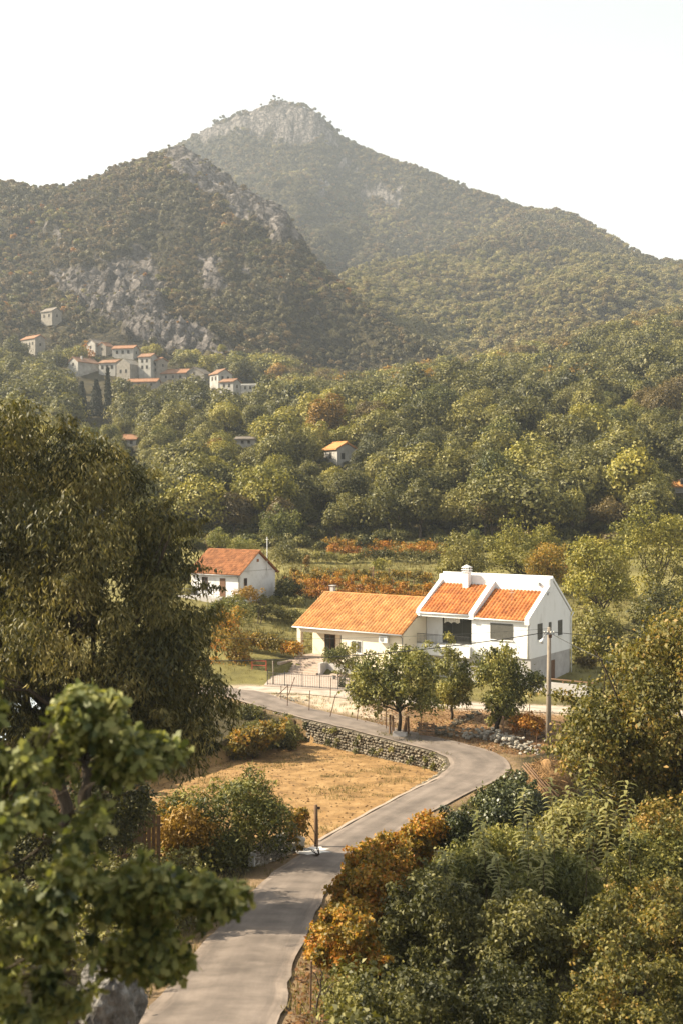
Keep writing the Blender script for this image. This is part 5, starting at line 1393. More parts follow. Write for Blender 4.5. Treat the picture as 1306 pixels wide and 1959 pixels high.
sh = [('deep green shrub in the shade behind the amber vines',[(730,1760),(760,1690),(830,1660),(900,1700),(920,1800),(880,1880),(780,1880),(730,1840)],37,9000,.15,.075,'lf_dark',110,830,.32),
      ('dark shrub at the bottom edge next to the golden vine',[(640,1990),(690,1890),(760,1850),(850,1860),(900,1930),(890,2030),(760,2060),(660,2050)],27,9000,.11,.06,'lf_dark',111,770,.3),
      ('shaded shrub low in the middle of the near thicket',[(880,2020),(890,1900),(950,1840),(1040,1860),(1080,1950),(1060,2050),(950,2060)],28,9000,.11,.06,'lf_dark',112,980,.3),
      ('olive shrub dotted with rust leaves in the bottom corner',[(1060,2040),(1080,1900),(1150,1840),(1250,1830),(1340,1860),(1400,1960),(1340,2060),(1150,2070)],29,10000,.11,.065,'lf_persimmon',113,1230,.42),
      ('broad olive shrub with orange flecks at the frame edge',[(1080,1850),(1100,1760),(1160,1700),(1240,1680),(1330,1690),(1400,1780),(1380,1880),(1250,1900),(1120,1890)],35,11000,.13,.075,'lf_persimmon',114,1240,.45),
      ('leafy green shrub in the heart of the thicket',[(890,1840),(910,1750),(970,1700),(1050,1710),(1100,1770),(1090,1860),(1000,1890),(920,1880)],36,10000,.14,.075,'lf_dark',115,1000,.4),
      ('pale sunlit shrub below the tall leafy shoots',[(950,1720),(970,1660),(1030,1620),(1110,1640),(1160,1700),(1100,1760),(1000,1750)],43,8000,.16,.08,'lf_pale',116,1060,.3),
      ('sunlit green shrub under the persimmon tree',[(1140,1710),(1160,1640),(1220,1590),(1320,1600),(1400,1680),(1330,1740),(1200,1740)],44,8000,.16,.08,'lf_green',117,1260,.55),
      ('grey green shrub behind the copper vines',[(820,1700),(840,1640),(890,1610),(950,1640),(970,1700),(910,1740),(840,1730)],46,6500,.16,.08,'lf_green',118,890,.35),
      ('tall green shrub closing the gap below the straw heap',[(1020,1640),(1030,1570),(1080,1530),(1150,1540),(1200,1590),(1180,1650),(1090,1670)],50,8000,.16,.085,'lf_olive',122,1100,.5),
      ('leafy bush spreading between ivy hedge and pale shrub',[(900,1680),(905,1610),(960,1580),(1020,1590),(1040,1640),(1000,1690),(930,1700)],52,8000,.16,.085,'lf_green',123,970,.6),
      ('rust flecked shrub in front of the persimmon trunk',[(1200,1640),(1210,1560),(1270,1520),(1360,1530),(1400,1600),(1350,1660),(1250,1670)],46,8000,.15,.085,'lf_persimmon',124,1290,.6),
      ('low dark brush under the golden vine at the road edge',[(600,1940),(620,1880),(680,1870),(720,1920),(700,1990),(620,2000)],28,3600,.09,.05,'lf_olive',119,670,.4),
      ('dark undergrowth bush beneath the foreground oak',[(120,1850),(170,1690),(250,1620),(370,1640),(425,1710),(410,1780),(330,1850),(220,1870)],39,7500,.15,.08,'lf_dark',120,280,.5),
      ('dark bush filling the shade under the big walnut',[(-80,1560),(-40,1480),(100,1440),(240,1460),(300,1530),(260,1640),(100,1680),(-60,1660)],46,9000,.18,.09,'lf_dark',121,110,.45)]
for lab, poly, d, n, L, w, leaf, sd, bpx, tb in sh:  # low tb on mid-thicket shrubs puts cast shade into their leaf colour
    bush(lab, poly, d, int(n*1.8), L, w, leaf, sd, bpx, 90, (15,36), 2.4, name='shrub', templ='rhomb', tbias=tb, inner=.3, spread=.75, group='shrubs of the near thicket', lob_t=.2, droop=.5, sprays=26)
# low undergrowth over the near slopes
rg = R(125)
ug = np.concatenate([rand_on(rg,1250,(620,1750),(23,68),lambda x,y: offroad(x,y) & (seg_dist(x,y,ROAD[::2])[0] > 3.0)), rand_on(rg,620,(-520,480),(26,66),lambda x,y: offroad(x,y) & (seg_dist(x,y,ROAD[::2])[0] > 3.2)), rand_on(rg,90,(1040,1400),(60,84),lambda x,y: offroad(x,y) & (seg_dist(x,y,ROAD[::2])[0] > 4.0))])
lo = np.concatenate([ug[:,:2], ug[:,2:]+.35, rg.uniform(.35,.95,(len(ug),1))],1)
tag(obj('undergrowth', foliage_mesh('undergrowth', rg, lo, 80000, .18, .1, M['lf_olive'], .3, 'rhomb', inner=.3, spread=.8, lob_t=.25, tbias=.28)), 'tangled olive undergrowth covering the slopes beside the road', 'undergrowth', kind='stuff')  # low tbias: thicket shade is put into the leaf colour
# ivy mound along the outer bend, ivy clad stump, vine on the retaining wall
bush('dark ivy hedge hugging the outer edge of the bend',[(880,1600),(900,1560),(950,1520),(990,1490),(1020,1500),(1045,1530),(1040,1570),(990,1590),(940,1620)],62,16000,.15,.12,'lf_ivy',130,970,70,(14,26),2.6,name='ivy_hedge',cat='hedge',templ='broad',lob_t=.12)
bush('dark ivy bank tight along the road edge at the outer bend',[(865,1570),(898,1536),(938,1506),(972,1476),(1002,1478),(1008,1520),(965,1552),(910,1585)],66,9000,.16,.12,'lf_ivy',137,955,60,(10,19),1.4,name='ivy_hedge',cat='hedge',templ='rhomb',lob_t=.12)
bush('square ivy clad stump standing between the copper vines and the shoots',[(846,1640),(848,1552),(872,1545),(900,1556),(902,1640)],50,4200,.1,.085,'lf_ivy',131,874,24,(12,18),.7,name='ivy_stump',cat='stump',templ='broad',lob_t=.1)
bush('yellowing creeper draped over the far end of the retaining wall',[(415,1470),(425,1420),(450,1395),(500,1390),(540,1378),(545,1400),(520,1425),(480,1440),(450,1465)],82.5,9000,.2,.13,'lf_vine',132,470,60,(9,17),2.2,name='creeper',cat='creeper',templ='broad',tbias=.28)
bush('olive creeper spilling off the road edge above the field corner',[(440,1440),(450,1395),(490,1378),(550,1376),(585,1392),(575,1425),(540,1440),(490,1445)],86,9000,.18,.11,'lf_olive',136,520,70,(9,16),1.8,name='creeper',cat='creeper',templ='broad',tbias=.5)
bush('dark bush under the walnut at the road turn',[(440,1400),(445,1360),(470,1345),(500,1352),(520,1375),(500,1395),(470,1405)],90,5000,.2,.1,'lf_dark',133,475,36,(9,16),2.0)
bush('small vine with copper leaves beside the wooden post',[(545,1615),(550,1565),(575,1545),(602,1548),(600,1575),(580,1600),(570,1625)],55,1300,.14,.1,'lf_vine',134,575,12,(8,14),.6,templ='broad',tbias=.6,name='vine_bush')
bush('rust red vine patch in the yard below the utility pole',[(972,1395),(985,1372),(1010,1366),(1035,1372),(1040,1398),(1005,1410)],83,1800,.18,.12,'lf_orange',135,1005,16,(7,12),1.6,templ='broad',name='vine_bush')
# tall weed shoots with paired drooping leaves
def shoot(label, px, d, toprow, h, seed):
    rg = R(seed); top = P(px, toprow, d); b = np.array([top.x, top.y, top.z-h])
    o = thing('tall_weed', label, 'weed', tuple(b), 0, 'tall leafy shoots in the near thicket')
    bend = rg.normal(0,.12,2)
    sp = [np.array([bend[0]*t*t, bend[1]*t*t, h*t]) for t in np.linspace(0,1,7)]
    obj('stem', MB().tube(sp, [.022*(1-.75*i/6) for i in range(7)], 5).mesh('stem', M['twig']), o)
    n = 46; t = np.linspace(.3,1,n); a = np.arange(n)*2.2+rg.normal(0,.3,n)
    pos = np.stack([bend[0]*t*t, bend[1]*t*t, h*t],1)
    fw = np.stack([np.cos(a),np.sin(a),np.full(n,.25)],1)
    nr = nrmz(np.stack([-np.cos(a)*.25,-np.sin(a)*.25,np.ones(n)],1))
    T, Fs, own = leaf_geo(rg, pos, nr, .4, .125, .15, 'long', .2, fwd=fw)
    obj('leaves', fastmesh('leaves', T, Fs, M['lf_pale'], {'tint':('FACE',np.concatenate([np.clip(rg.normal(.8,.15,n),0,1)[q] for q in own]))}), o)
for i, (px, row, d, h, lab) in enumerate([(1135,1462,46,4.0,'tallest leafy shoot, in front of the persimmon tree'),(1060,1500,45,3.4,'leafy shoot left of the tallest, near the straw heap'),(1085,1510,46,3.4,'leafy shoot just beside the tallest one'),
    (1205,1505,45,3.4,'leafy shoot nearest the frame edge'),(1010,1560,44,2.8,'leafy shoot rising before the ivy hedge end'),(930,1585,47,3.0,'curving pale shoot between stump and ivy hedge'),(915,1560,48,3.2,'tall pale shoot next to the ivy clad stump'),
    (860,1640,44,2.4,'short shoot in front of the ivy clad stump'),(1000,1515,47,3.4,'slim shoot below the pole bundle'),(1120,1560,43,2.6,'shorter shoot under the tallest shoot'),(1160,1540,44,2.8,'shoot between the tallest one and the edge one'),(960,1640,42,2.2,'stubby shoot in the middle of the pale shrubs'),
    (1040,1600,43,2.4,'leafy shoot amid the pale sunlit shrub'),(880,1700,41,2.0,'lowest shoot behind the copper vines')]):
    shoot(lab, px, d-3, row-10, h+.4, 140+i)

# ------------------------------------------------------------------ stones
STONES = []
for i in range(8):
    rg = R(200+i); bm = bmesh.new(); bmesh.ops.create_icosphere(bm, subdivisions=1, radius=1)
    for v in bm.verts:
        v.co = v.co*rg.uniform(.72,1.18)
        v.co.x = math.copysign(min(abs(v.co.x),.8), v.co.x); v.co.y = math.copysign(min(abs(v.co.y),.8), v.co.y); v.co.z = math.copysign(min(abs(v.co.z),.75), v.co.z)
    pair = []
    for mt in ('stone','stone_pale'):
        me = bpy.data.meshes.new('stone'); bm.to_mesh(me); me.materials.append(M[mt]); pair.append(me)
    STONES.append(pair); bm.free()
def stone(parent, p, s, rg, pale=0):
    o = obj('stone', STONES[int(rg.integers(0,8))][pale], parent)
    o.location = p; o.scale = s; o.rotation_euler = (rg.normal(0,.25), rg.normal(0,.25), rg.uniform(0,6.28) if pale else rg.normal(0,.25))
    return o
def stone_mass(name, items, rg, parent, pale=0):
    V = []; Fc = []; T = []; b = 0
    for p, s, rz in items:
        me = STONES[int(rg.integers(0,8))][pale]
        co = np.array([v.co for v in me.vertices])*s; c, sn = math.cos(rz), math.sin(rz)
        co = np.stack([co[:,0]*c-co[:,1]*sn, co[:,0]*sn+co[:,1]*c, co[:,2]],1)+p
        V.append(co); Fc.append(np.array([list(q.vertices) for q in me.polygons])+b); b += len(co); T += [rg.random()]*len(me.polygons)
    return tag(obj(name, fastmesh(name, np.concatenate(V), np.concatenate(Fc), M['stone_pale' if pale else 'stone'], {'tint':('FACE',np.array(T))}), parent), kind='stuff')
# retaining wall below the road
ia = int(np.argmin(np.hypot(ROAD[:,0]-5.2, ROAD[:,1]-68.5))); ib = int(np.argmin(np.hypot(ROAD[:,0]+5.0, ROAD[:,1]-93)))
wl = ROAD[ia:ib].copy(); T = np.gradient(wl[:,:2],axis=0); T /= np.linalg.norm(T,axis=1)[:,None]
off = wl[:,3]/2+0.12
wp = np.stack([wl[:,0]-T[:,1]*off, wl[:,1]+T[:,0]*off, wl[:,2]],1)
RWt = thing('retaining_wall','dry stone retaining wall holding the road above the tilled field','wall',tuple(wp[len(wp)//2]))
org = wp[len(wp)//2]
s = np.concatenate([[0],np.cumsum(np.linalg.norm(np.diff(wp[:,:2],axis=0),axis=1))])
mb = MB(); nw = len(wp)
for i in range(nw):
    nx, ny = -T[i,1], T[i,0]
    zb = float(field_z(wp[i,1]))-.3
    for w_, z_ in ((0.16,zb),(0.1,wp[i,2]-.05),(-0.3,wp[i,2]-.05),(-0.3,zb)):
        mb.v.append((wp[i,0]+nx*w_-org[0], wp[i,1]+ny*w_-org[1], z_-org[2]))
for i in range(nw-1):
    for k in range(4): mb.f.append([i*4+k,i*4+(k+1)%4,i*4+4+(k+1)%4,i*4+4+k]); mb.t.append(.5)
mb.build('core', M['mortar'], RWt)
rg = R(300); items = []
for c in range(9):
    u = rg.uniform(0,.2)
    while u < s[-1]:
        sl = rg.uniform(.16,.4)
        x = np.interp(u+sl/2,s,wp[:,0]); y = np.interp(u+sl/2,s,wp[:,1]); zt = np.interp(u+sl/2,s,wp[:,2])
        j = min(int(np.searchsorted(s,u+sl/2)), nw-1); tx, ty = T[j]
        zb = float(field_z(y)); H = zt-zb+.05
        zc = zt-.02-(c+.5)*0.2
        if zc > zb-.05:
            items.append((np.array([x-ty*.16+rg.normal(0,.03)-org[0], y+tx*.16+rg.normal(0,.03)-org[1], zc+rg.normal(0,.025)-org[2]]), np.array([sl*.62,.18,.125*rg.uniform(.8,1.15)]), math.atan2(ty,tx), sl))
        u += sl
items.sort(key=lambda q: -q[3])
for p, sc_, rz, _ in items[:300]:
    o = stone(RWt, p, sc_, rg); o.rotation_euler = (rg.normal(0,.12), rg.normal(0,.12), rz+rg.normal(0,.1))
if len(items) > 300: stone_mass('small_stones', [(p,q,rz) for p,q,rz,_ in items[300:]], rg, RWt)
lo = []
for i in range(46):
    u = rg.random()**.8*s[-1]; x = np.interp(u,s,wp[:,0]); y = np.interp(u,s,wp[:,1]); zt = np.interp(u,s,wp[:,2]); j = min(int(np.searchsorted(s,u)),nw-1)
    q_ = rg.random()
    lo.append((x-T[j,1]*.3-org[0], y+T[j,0]*.3-org[1], zt-q_*(zt-float(field_z(y)))-org[2], rg.uniform(.1,.3)))
obj('ivy', foliage_mesh('ivy', rg, lo, 3600, .13, .08, M['lf_olive'], .6, 'rhomb', inner=.2, spread=.8, lob_t=.3), RWt)
# rubble heap and tumbled wall by the bend
def heap(name, label, line, n, h, wdt, smax, seed, pale=1):
    rg = R(seed); L = np.array([at_row(px,py,-.35)[:2] for px,py in line]); g0 = np.array([*L[0], ground_at(*L[0])])
    o = thing(name, label, 'stones' if 'heap' in name else 'wall', tuple(g0))
    sg = np.concatenate([[0],np.cumsum(np.linalg.norm(np.diff(L,axis=0),axis=1))])
    for i in range(n):
        u = rg.random()*sg[-1]; x = np.interp(u,sg,L[:,0])+rg.normal(0,wdt); y = np.interp(u,sg,L[:,1])+rg.normal(0,wdt*.8)
        lay = rg.random()**1.4*h; r = smax*rg.uniform(.4,1)
        stone(o, (x-g0[0], y-g0[1], ground_at(x,y)+lay-g0[2]), (r,r*rg.uniform(.7,1),r*rg.uniform(.5,.8)), rg, pale)
    return o
heap('rubble_heap','long heap of pale rubble stones along the outside of the bend',[(885,1412),(930,1408),(975,1420),(1020,1436)],190,.55,.55,.26,310)
heap('tumbled_wall','low tumbled stone wall between the pallet and the rubble heap',[(800,1396),(830,1402),(868,1410)],80,.6,.22,.24,311,0)
heap('garden_wall','mossy knee high stone line crossing the leaf covered yard',[(860,1395),(890,1380),(915,1370)],46,.35,.2,.22,312,0)
heap('kerb_stones','few rough stones edging the corner of the dusty verge',[(530,1338),(556,1345),(575,1348)],26,.12,.25,.16,313)
# stone wall and white wall stub by the loquat
ws = thing('roadside_wall','rough pale stone wall stub with a mound of mortar beside the road shadow','wall',gpt(530,53,0))
g0 = np.array(ws.location); rg = R(320)
for r_ in range(7):
    for k in range(11):
        px = 492+k*7+rg.uniform(-2,2); d = 52.3+k*.32
        top = 1+.55*(k/10)
        z = .02+r_*.15
        if z > top: continue
        stone(ws, (wx(px,d)-g0[0]+rg.normal(0,.03), d-g0[1], ground_at(wx(px,d),d)+z-g0[2]), (.2*rg.uniform(.7,1.2),.18,.085), rg, 1)
bm = bmesh.new(); bmesh.ops.create_icosphere(bm, subdivisions=3, radius=1)
from mathutils import noise as mnoise
for v in bm.verts: v.co *= 1+.28*mnoise.noise(v.co*2.3)
me = bpy.data.meshes.new('mortar_mound'); bm.to_mesh(me); bm.free(); me.materials.append(M['stone_pale'])
mm = obj('mortar_mound', me, ws); q = P(553,1612,56); mm.location = (q.x-g0[0], q.y-g0[1], q.z-g0[2]); mm.scale = (.75,.5,.55)
wst = thing('white_wall_stub','small white plastered wall stub half hidden under the evergreen bush','wall',gpt(490,52.5,0),-.5)
MB().box(-.16,.16,-.4,.4,-.4,.5).box(-.2,.2,-.3,.36,.503,.6).build('plaster_block', M['plaster_old'], wst)
pt = thing('clay_pot','small clay pot standing on the mortar mound','pot',tuple(P(555,1596,56)))
MB().tube([(0,0,-.02),(0,0,.06),(0,0,.24),(0,0,.28)],[.11,.12,.16,.17],12).build('body', M['clay'], pt, True)
# boulder in the near corner
def boulder(label, px, row, d, r, seed, group=None):
    bm = bmesh.new(); bmesh.ops.create_icosphere(bm, subdivisions=5, radius=1)
    for v in bm.verts:
        v.co *= 1+.32*mnoise.fractal(v.co*1.3+Vector((seed,0,0)),1.0,2.1,6)+.12*abs(mnoise.noise(v.co*4))
    me = bpy.data.meshes.new('boulder'); bm.to_mesh(me); bm.free(); me.materials.append(M['boulder'])
    o = tag(obj('boulder', me), label, 'boulder', group); o.location = P(px,row,d); o.scale = r
    return o
boulder('weathered grey limestone boulder beside the road in the near corner',205,1925,22.5,(.62,.7,.85),4)

# ------------------------------------------------------------------ street furniture and small things
up = thing('utility_pole','tapering concrete utility pole with a street lamp in front of the white house','pole',gpt(1048,81.4,0))
g = up.location; H = 7.75-g.z
MB().tube([(0,0,-.5),(.06,0,H)],[.2,.125],10).build('shaft', M['pole'], up, True)
lm = MB().tube([(0.05,-.1,H-.35),(-.25,-.25,H-.45),(-.5,-.4,H-.85)],.03,6).build('lamp_arm', M['metal'], up, True)
MB().tube([(-.42,-.36,H-.72),(-.52,-.42,H-.9),(-.6,-.47,H-1.02)],[.05,.13,.16],10).build('lamp_head', M['white_metal'], lm, True)
br = MB().box(-.35,.4,-.18,-.12,H-.5,-.42+H).build('bracket', M['metal'], up)
for x in (-.3,-.1,.15,.35): MB().tube([(x,-.15,H-.42),(x,-.15,H-.36),(x,-.15,H-.3),(x,-.15,H-.26)],[.03,.06,.05,.03],8).build('insulator', M['curtain'], br, True)
boxpart('junction_box', M['rust'], up, -.02,.2,-.26,-.15,H-.72,H-.5)
def cable(label, a, b, sag, r=.02, mid=None):
    a = Vector(a); b = Vector(b); pts = [a+(b-a)*t+Vector((0,0,-sag*4*t*(1-t))) for t in np.linspace(0,1,28)]
    o = thing('power_cable', label, 'cable', tuple(a), 0, 'cables strung from the utility pole')
    MB().tube([p-a for p in pts], r, 5).build('wire', M['cable'], o)
ptop = Vector((g.x,g.y-.15,7.45))
cable('thick black cable running from the pole towards the walnut across both houses', ptop, P(250,1262,78), 0.75, .032)
cable('thin wire above the thick cable in front of the house fronts', ptop+Vector((0,0,.22)), P(250,1215,96), 0.5, .012)
cable('black cable leaving the pole level towards the frame edge', ptop+Vector((.1,0,0)), P(1420,1212,80), 0.35, .024)
cable('pale service cable dropping from the pole behind the persimmon', ptop+Vector((.1,0,-.1)), P(1300,1325,60), 0.15, .024)
# lone pole in the vineyard
vp_ = thing('wooden_pole','bare wooden pole with a short crossbar among the vine rows','pole',gpt(713,150,0))
MB().tube([(0,0,-.5),(.05,0,7.9-vp_.location.z)],[.13,.09],8).build('shaft', M['wood'], vp_, True)
MB().box(-.55,.15,-.05,.05,7.6-vp_.location.z,7.7-vp_.location.z).build('crossbar', M['wood'], vp_)
# iron fence posts around the yard: (px, toprow, pxb, botrow)
FP = [(538,1312,538,1343,'short upright iron post at the tip of the yard'),(551,1309,550,1354,'upright iron post next to the braces at the yard tip'),(552,1311,526,1334,'leaning iron brace bar reaching down to the road corner'),
      (564,1296,551,1333,'slanted iron bar sticking up above the yard tip'),(593,1321,591,1361,'iron post second along the dusty verge'),(633,1297,632,1338,'tall iron post standing by the far side of the yard'),
      (642,1329,630,1372,'most tilted iron post along the dusty verge'),(688,1334,681,1378,'leaning iron post beside the fruit tree'),(738,1351,738,1393,'iron post just before the boarded trunk'),
      (507,1361,507,1376,'stubby post on top of the retaining wall'),(806,1366,805,1392,'iron post behind the pallet'),(1012,1348,1012,1366,'short post on the far side of the dark yard tree'),(1026,1402,1025,1432,'thin stake behind the rubble heap')]
for xa, ya, xb, yb, lab in FP:
    d = dz(yb, -.2); b = P(xb,yb,d); b.z = ground_at(b.x,b.y)-.15; t = P(xa,ya,d)
    o = thing('fence_post', lab, 'post', tuple(b), 0, 'iron fence posts around the yard')
    MB().tube([(0,0,0), t-b], .032, 6).build('bar', M['rust'], o)
    MB().tube([(t-b)*.98, (t-b)*.98+Vector((0,0,.03))], .042, 6).build('cap', M['rust'], o)
def wpost(label, px, row0, row1, d, r, mat='wood'):
    b = P(px,row1,d); g_ = ground_at(b.x,b.y); t = P(px-1,row0,d)
    o = thing('wooden_post', label, 'post', (b.x,b.y,g_), 0)
    MB().tube([(0,0,-.2),(0,0,(t.z-g_)*.5),(t.x-b.x,0,t.z-g_)],[r*1.1,r,r*.92],9).build('shaft', M[mat], o, True)
    MB().box(-r*.2,r*1.9,-r*.3,r*.3,(t.z-g_)*.9,(t.z-g_)*.96).build('hook', M['rust'], o)
wpost('weathered wooden post at the field corner where the road straightens',605,1540,1617,56.5,.1)
wpost('pale wooden stake in the rubble below the dark yard tree',962,1370,1414,82,.07)
wpost('grey post at the corner of the courtyard fence',523,1264,1310,103.5,.05,'pole')
# boards around the trunk, pallet, crate
fb = Vector(b6)
for i, (dx, dy, h, lean, lab) in enumerate([(-.75,-.5,1.55,.04,'upright board on the outer side of the boarded trunk'),(-.5,-.62,1.5,-.03,'second upright board of the boarded trunk'),(.4,-.6,1.35,.06,'short upright board right of the boarded trunk'),(.62,-.45,1.45,-.02,'last upright board next to the pallet'),(.15,-.85,1.0,.35,'board leaning against the boarded trunk')]):
    o = thing('wooden_board', lab, 'board', (fb.x+dx, fb.y+dy, ground_at(fb.x+dx,fb.y+dy)-.05), .2*i, 'boards around the fruit tree trunk')
    MB().tube([(0,0,0),(lean*.5,0,h*.5),(lean,0.02,h)],[.09,.085,.08],4).build('plank', M['wood'], o)
pa = thing('pallet','grey wooden pallet propped upright next to the boarded trunk','pallet',(fb.x+1.9, fb.y-.9, ground_at(fb.x+1.9,fb.y-.9)), -.35)
for k in range(5): MB().box(-.6,.6,-.05,-.02,.06+k*.2,.18+k*.2).build('slat', M['wood'], pa)
for x in (-.55,0,.5): MB().box(x-.04,x+.05,-.018,.09,0,1.05).build('upright', M['wood'], pa)
tr = thing('planter_box','dark planter trough in front of the boarded trunk','planter',(fb.x-.05, fb.y-1.25, ground_at(fb.x,fb.y-1.25)), -.3)
MB().box(-.5,.5,-.2,-.16,0,.4).box(-.5,.5,.16,.2,0,.4).box(-.5,-.46,-.158,.158,0,.4).box(.46,.5,-.158,.158,0,.4).build('box', M['concrete'], tr); MB().box(-.455,.455,-.156,.156,0,.34).build('soil', M['mortar'], tr)
# courtyard: bench, railing, pots, red hurdle
bn = thing('bench','low stone bench against the terrace wall in the courtyard','bench',(P(648,1300,dz(1300,.11)).x, dz(1300,.11), .11), RZ)
MB().box(-.85,.85,-.22,.22,.38,.46).build('seat', M['step'], bn)
for x in (-.65,.5): MB().box(x,x+.15,-.18,.18,0,.378).build('leg', M['concrete'], bn)
for i,(px,row,lab) in enumerate([(640,1289,'clay pot at one end of the stone bench'),(650,1290,'middle clay pot behind the stone bench'),(662,1291,'clay pot at the other end of the stone bench')]):
    d = dz(1297,.11)+.4; o = thing('flower_pot', lab, 'pot', (wx(px,d), d, .11), 0, 'flower pots in the courtyard'); rg = R(500+i)
    MB().tube([(0,0,0),(0,0,.05),(0,0,.3),(0,0,.34)],[.12,.13,.17,.18],10).build('body', M['clay'], o, True)
    obj('plant', foliage_mesh('plant', rg, [(0,0,.5,.2),(.05,0,.66,.14)], 90, .14, .06, M['lf_green']), o)
def railing(name, label, line, h, sp, mat, seed):
    L = np.array([[wx(px,d),d] for px,d in line]); sg = np.concatenate([[0],np.cumsum(np.linalg.norm(np.diff(L,axis=0),axis=1))])
    o = thing(name, label, 'railing', (L[0,0],L[0,1],.1)); f = lambda u,z: Vector((np.interp(u,sg,L[:,0])-L[0,0], np.interp(u,sg,L[:,1])-L[0,1], z))
    us = np.linspace(0,sg[-1],24)
    for z in (.12,h): MB().tube([f(u,z) for u in us], .022, 5).build('rail', M[mat], o)
    for i, u in enumerate(np.arange(0,sg[-1],sp)): MB().tube([f(u,-.1),f(u,h+(.06 if i%10 else .25))], .012 if i%10 else .035, 4).build('baluster' if i%10 else 'post', M[mat], o)
railing('courtyard_railing','thin iron railing along the road side of the courtyard',[(512,103.2),(580,101.9),(640,100.8),(690,99.9)],1.1,.17,'black_metal',1)
hd = thing('red_hurdle','small red painted wooden frame on the grass left of the courtyard','frame',gpt(496,109,0),-.3)
[MB().box(a,a+.08,-.04,.04,0,.85).build('leg', M['red_paint'], hd) for a in (-.75,.67)]; MB().box(-.75,.75,-.045,.045,.853,.93).build('rail', M['red_paint'], hd); MB().box(-.665,.665,-.03,.03,.42,.5).build('middle_rail', M['red_paint'], hd)
# yard things behind the pole: low wall with beam, red pot plants
lw = thing('low_wall','low concrete wall with a rail beside the white house cellar','wall',gpt(1075,99,0),RZ)
MB().box(-2.6,2.4,-.12,.12,-.4,1.0).build('wall_slab', M['concrete'], lw); MB().box(-2.7,3.2,-.1,.1,1.25,1.33).build('rail', M['wood'], lw)
for x in (-2.2,0,2.2): MB().box(x,x+.1,-.05,.05,1.003,1.248).build('support', M['wood'], lw)
# straw heap and poles beyond the bend
sb = P(1050,1515,68.5); sb.z = ground_at(sb.x,sb.y)
st = thing('straw_heap','rusty brown heap of dry straw and prunings beyond the bend','heap',tuple(sb)); rg = R(600)
bm = bmesh.new(); bmesh.ops.create_icosphere(bm, subdivisions=4, radius=1)
for v in bm.verts: v.co *= 1+.25*mnoise.noise(v.co*2)
me = bpy.data.meshes.new('mound'); bm.to_mesh(me); bm.free(); me.materials.append(M['straw']); o = obj('mound', me, st); o.scale = (1.5,1.7,2.0); o.location=(0,0,.1)
n = 5000; d3 = nrmz(rg.normal(size=(n,3))); d3[:,2] = np.abs(d3[:,2]); pos = d3*[1.5,1.7,2.0]*rg.uniform(.95,1.08,(n,1))+[0,0,.1]
V,Fs,own = leaf_geo(rg,pos,nrmz(d3+rg.normal(0,.4,(n,3))),.5,.03,.3,'rhomb')
tag(obj('straw', fastmesh('straw', V, Fs, M['straw'], {'tint':('FACE',rg.random(n))}), st), kind='stuff')
for i,(xa,ya,xb,yb,lab) in enumerate([(1000,1460,1058,1528,'long pole leaning on the straw heap, lowest of the bundle'),(1004,1459,1063,1527,'middle pole of the bundle leaning on the straw heap'),(1010,1460,1068,1524,'upper pole of the bundle leaning on the straw heap'),(998,1466,1052,1527,'thin stick below the pole bundle on the straw heap')]):
    a = P(xa,ya,68.5+.1*i); b = P(xb,yb,65.6+.1*i); o = thing('long_pole', lab, 'pole', tuple(b), 0, 'poles leaning on the straw heap')
    MB().tube([(0,0,0),(a-b)*.5,(a-b)],[.05,.045,.04],6).build('shaft', M['wood'], o, True)
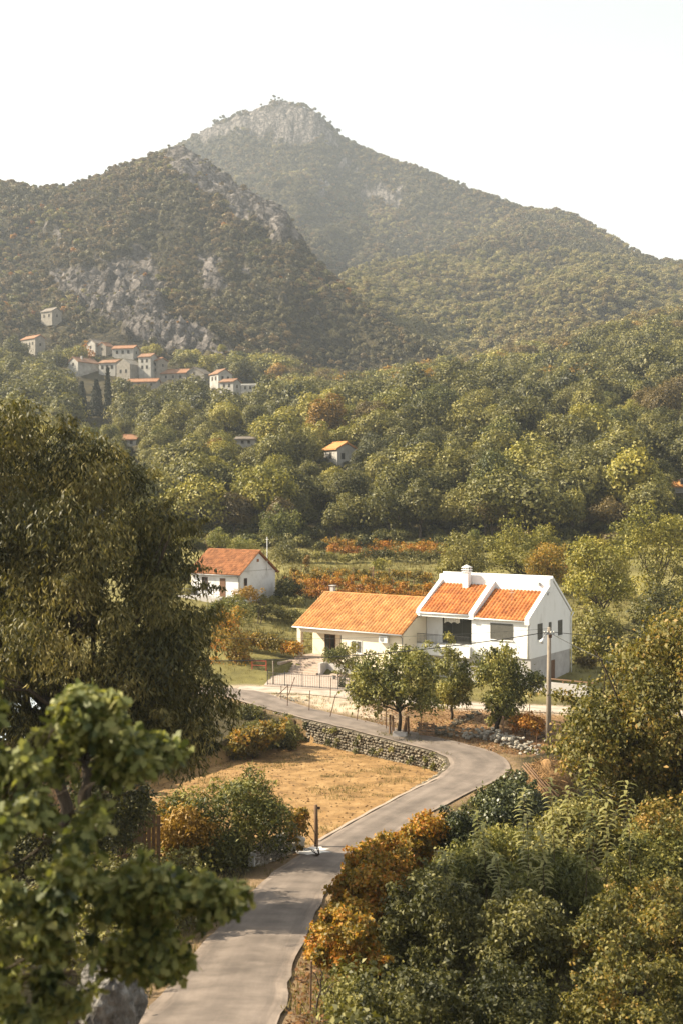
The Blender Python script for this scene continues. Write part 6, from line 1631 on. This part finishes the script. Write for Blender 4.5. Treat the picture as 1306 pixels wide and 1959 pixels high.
# shed under the walnut: corrugated roof, plank wall
sh_ = P(95,1375,56); sg_ = ground_at(sh_.x,sh_.y)
sd_ = thing('shed','low shed with a blue grey corrugated roof half hidden under the walnut','shed',(sh_.x,sh_.y,sg_),-.25)
hh = sh_.z-sg_
mb = MB(); nV = []
for i in range(61):
    x = -3+i*.1
    nV.append((x,-2.2,hh-.6+.05*math.sin(i*math.pi/2))); nV.append((x,2.2,hh+.75+.05*math.sin(i*math.pi/2)))
mb.quadify(nV,[(2*i,2*i+2,2*i+3,2*i+1) for i in range(60)])
M['corrugated'] = mat_noise('corrugated_sheet',[(0.3,0.34,0.36),(0.45,0.5,0.52)],1.5,.5,metal=.2)
mb.build('roof', M['corrugated'], sd_, True)
MB().box(-2.7,2.7,-1.9,1.9,-.5,hh-.75).build('wall', M['wood'], sd_)
pf = P(268,1600,49.5); pg = ground_at(pf.x,pf.y)
pw = thing('plank_fence','tall weathered plank screen standing between the oak and the evergreen bush','fence',(pf.x,pf.y,pg),.15)
for i in range(9): MB().box(-.9+i*.2,-.72+i*.2,-.02-.01*(i%2),.02-.01*(i%2),-.3,2.5+.12*math.sin(i*2.1)).build('plank', M['wood'], pw)
for z in (.6,1.9): MB().box(-.95,.95,.025,.08,z,z+.1).build('crossbar', M['wood'], pw)
# dead branch and stake on the near verge
ds = thing('dry_branch','crooked bare branch standing on the leaf strewn near verge','branch',gpt(608,27,0)); rg = R(620); mb = MB()
limb(mb,(0,0,-.1),(.05,0,1.1),.03,.015,rg,6,.2,5); limb(mb,(0.02,0,.5),(.5,.2,.75),.02,.006,rg,5,.3,4); limb(mb,(0.03,0,.7),(-.25,.1,1.2),.015,.005,rg,5,.3,4); limb(mb,(.3,.1,.65),(.45,-.1,.2),.012,.005,rg,4,.3,4)
mb.build('wood', M['bark'], ds, True)
vsk = thing('vine_stake','thin wooden stake at the edge of the near verge','stake',gpt(594,27.5,0)); MB().tube([(0,0,-.1),(.02,0,1.15)],.025,6).build('shaft', M['wood'], vsk); MB().tube([(.02,0,1.15),(.02,0,1.18)],.03,6).build('tip', M['wood'], vsk)

# ------------------------------------------------------------------ haze over the whole valley
hm = bpy.data.materials.new('valley_haze'); hm.use_nodes = True; nt = hm.node_tree; nt.nodes.clear()
ho = nt.nodes.new('ShaderNodeOutputMaterial'); hv = nt.nodes.new('ShaderNodeVolumePrincipled')
hv.inputs['Color'].default_value = (0.84,0.92,1.0,1); hv.inputs['Density'].default_value = 0.000145; hv.inputs['Anisotropy'].default_value = 0.2
nt.links.new(hv.outputs[0], ho.inputs['Volume'])
zlo = float(GZ.min())-1.5; zhi = float(GZ.max())+25
mb = MB().box(-1100,1100,-60,2300,zlo,zhi); hz = mb.build('haze', hm); tag(hz, 'thin pale haze filling the valley air', 'haze', kind='stuff')
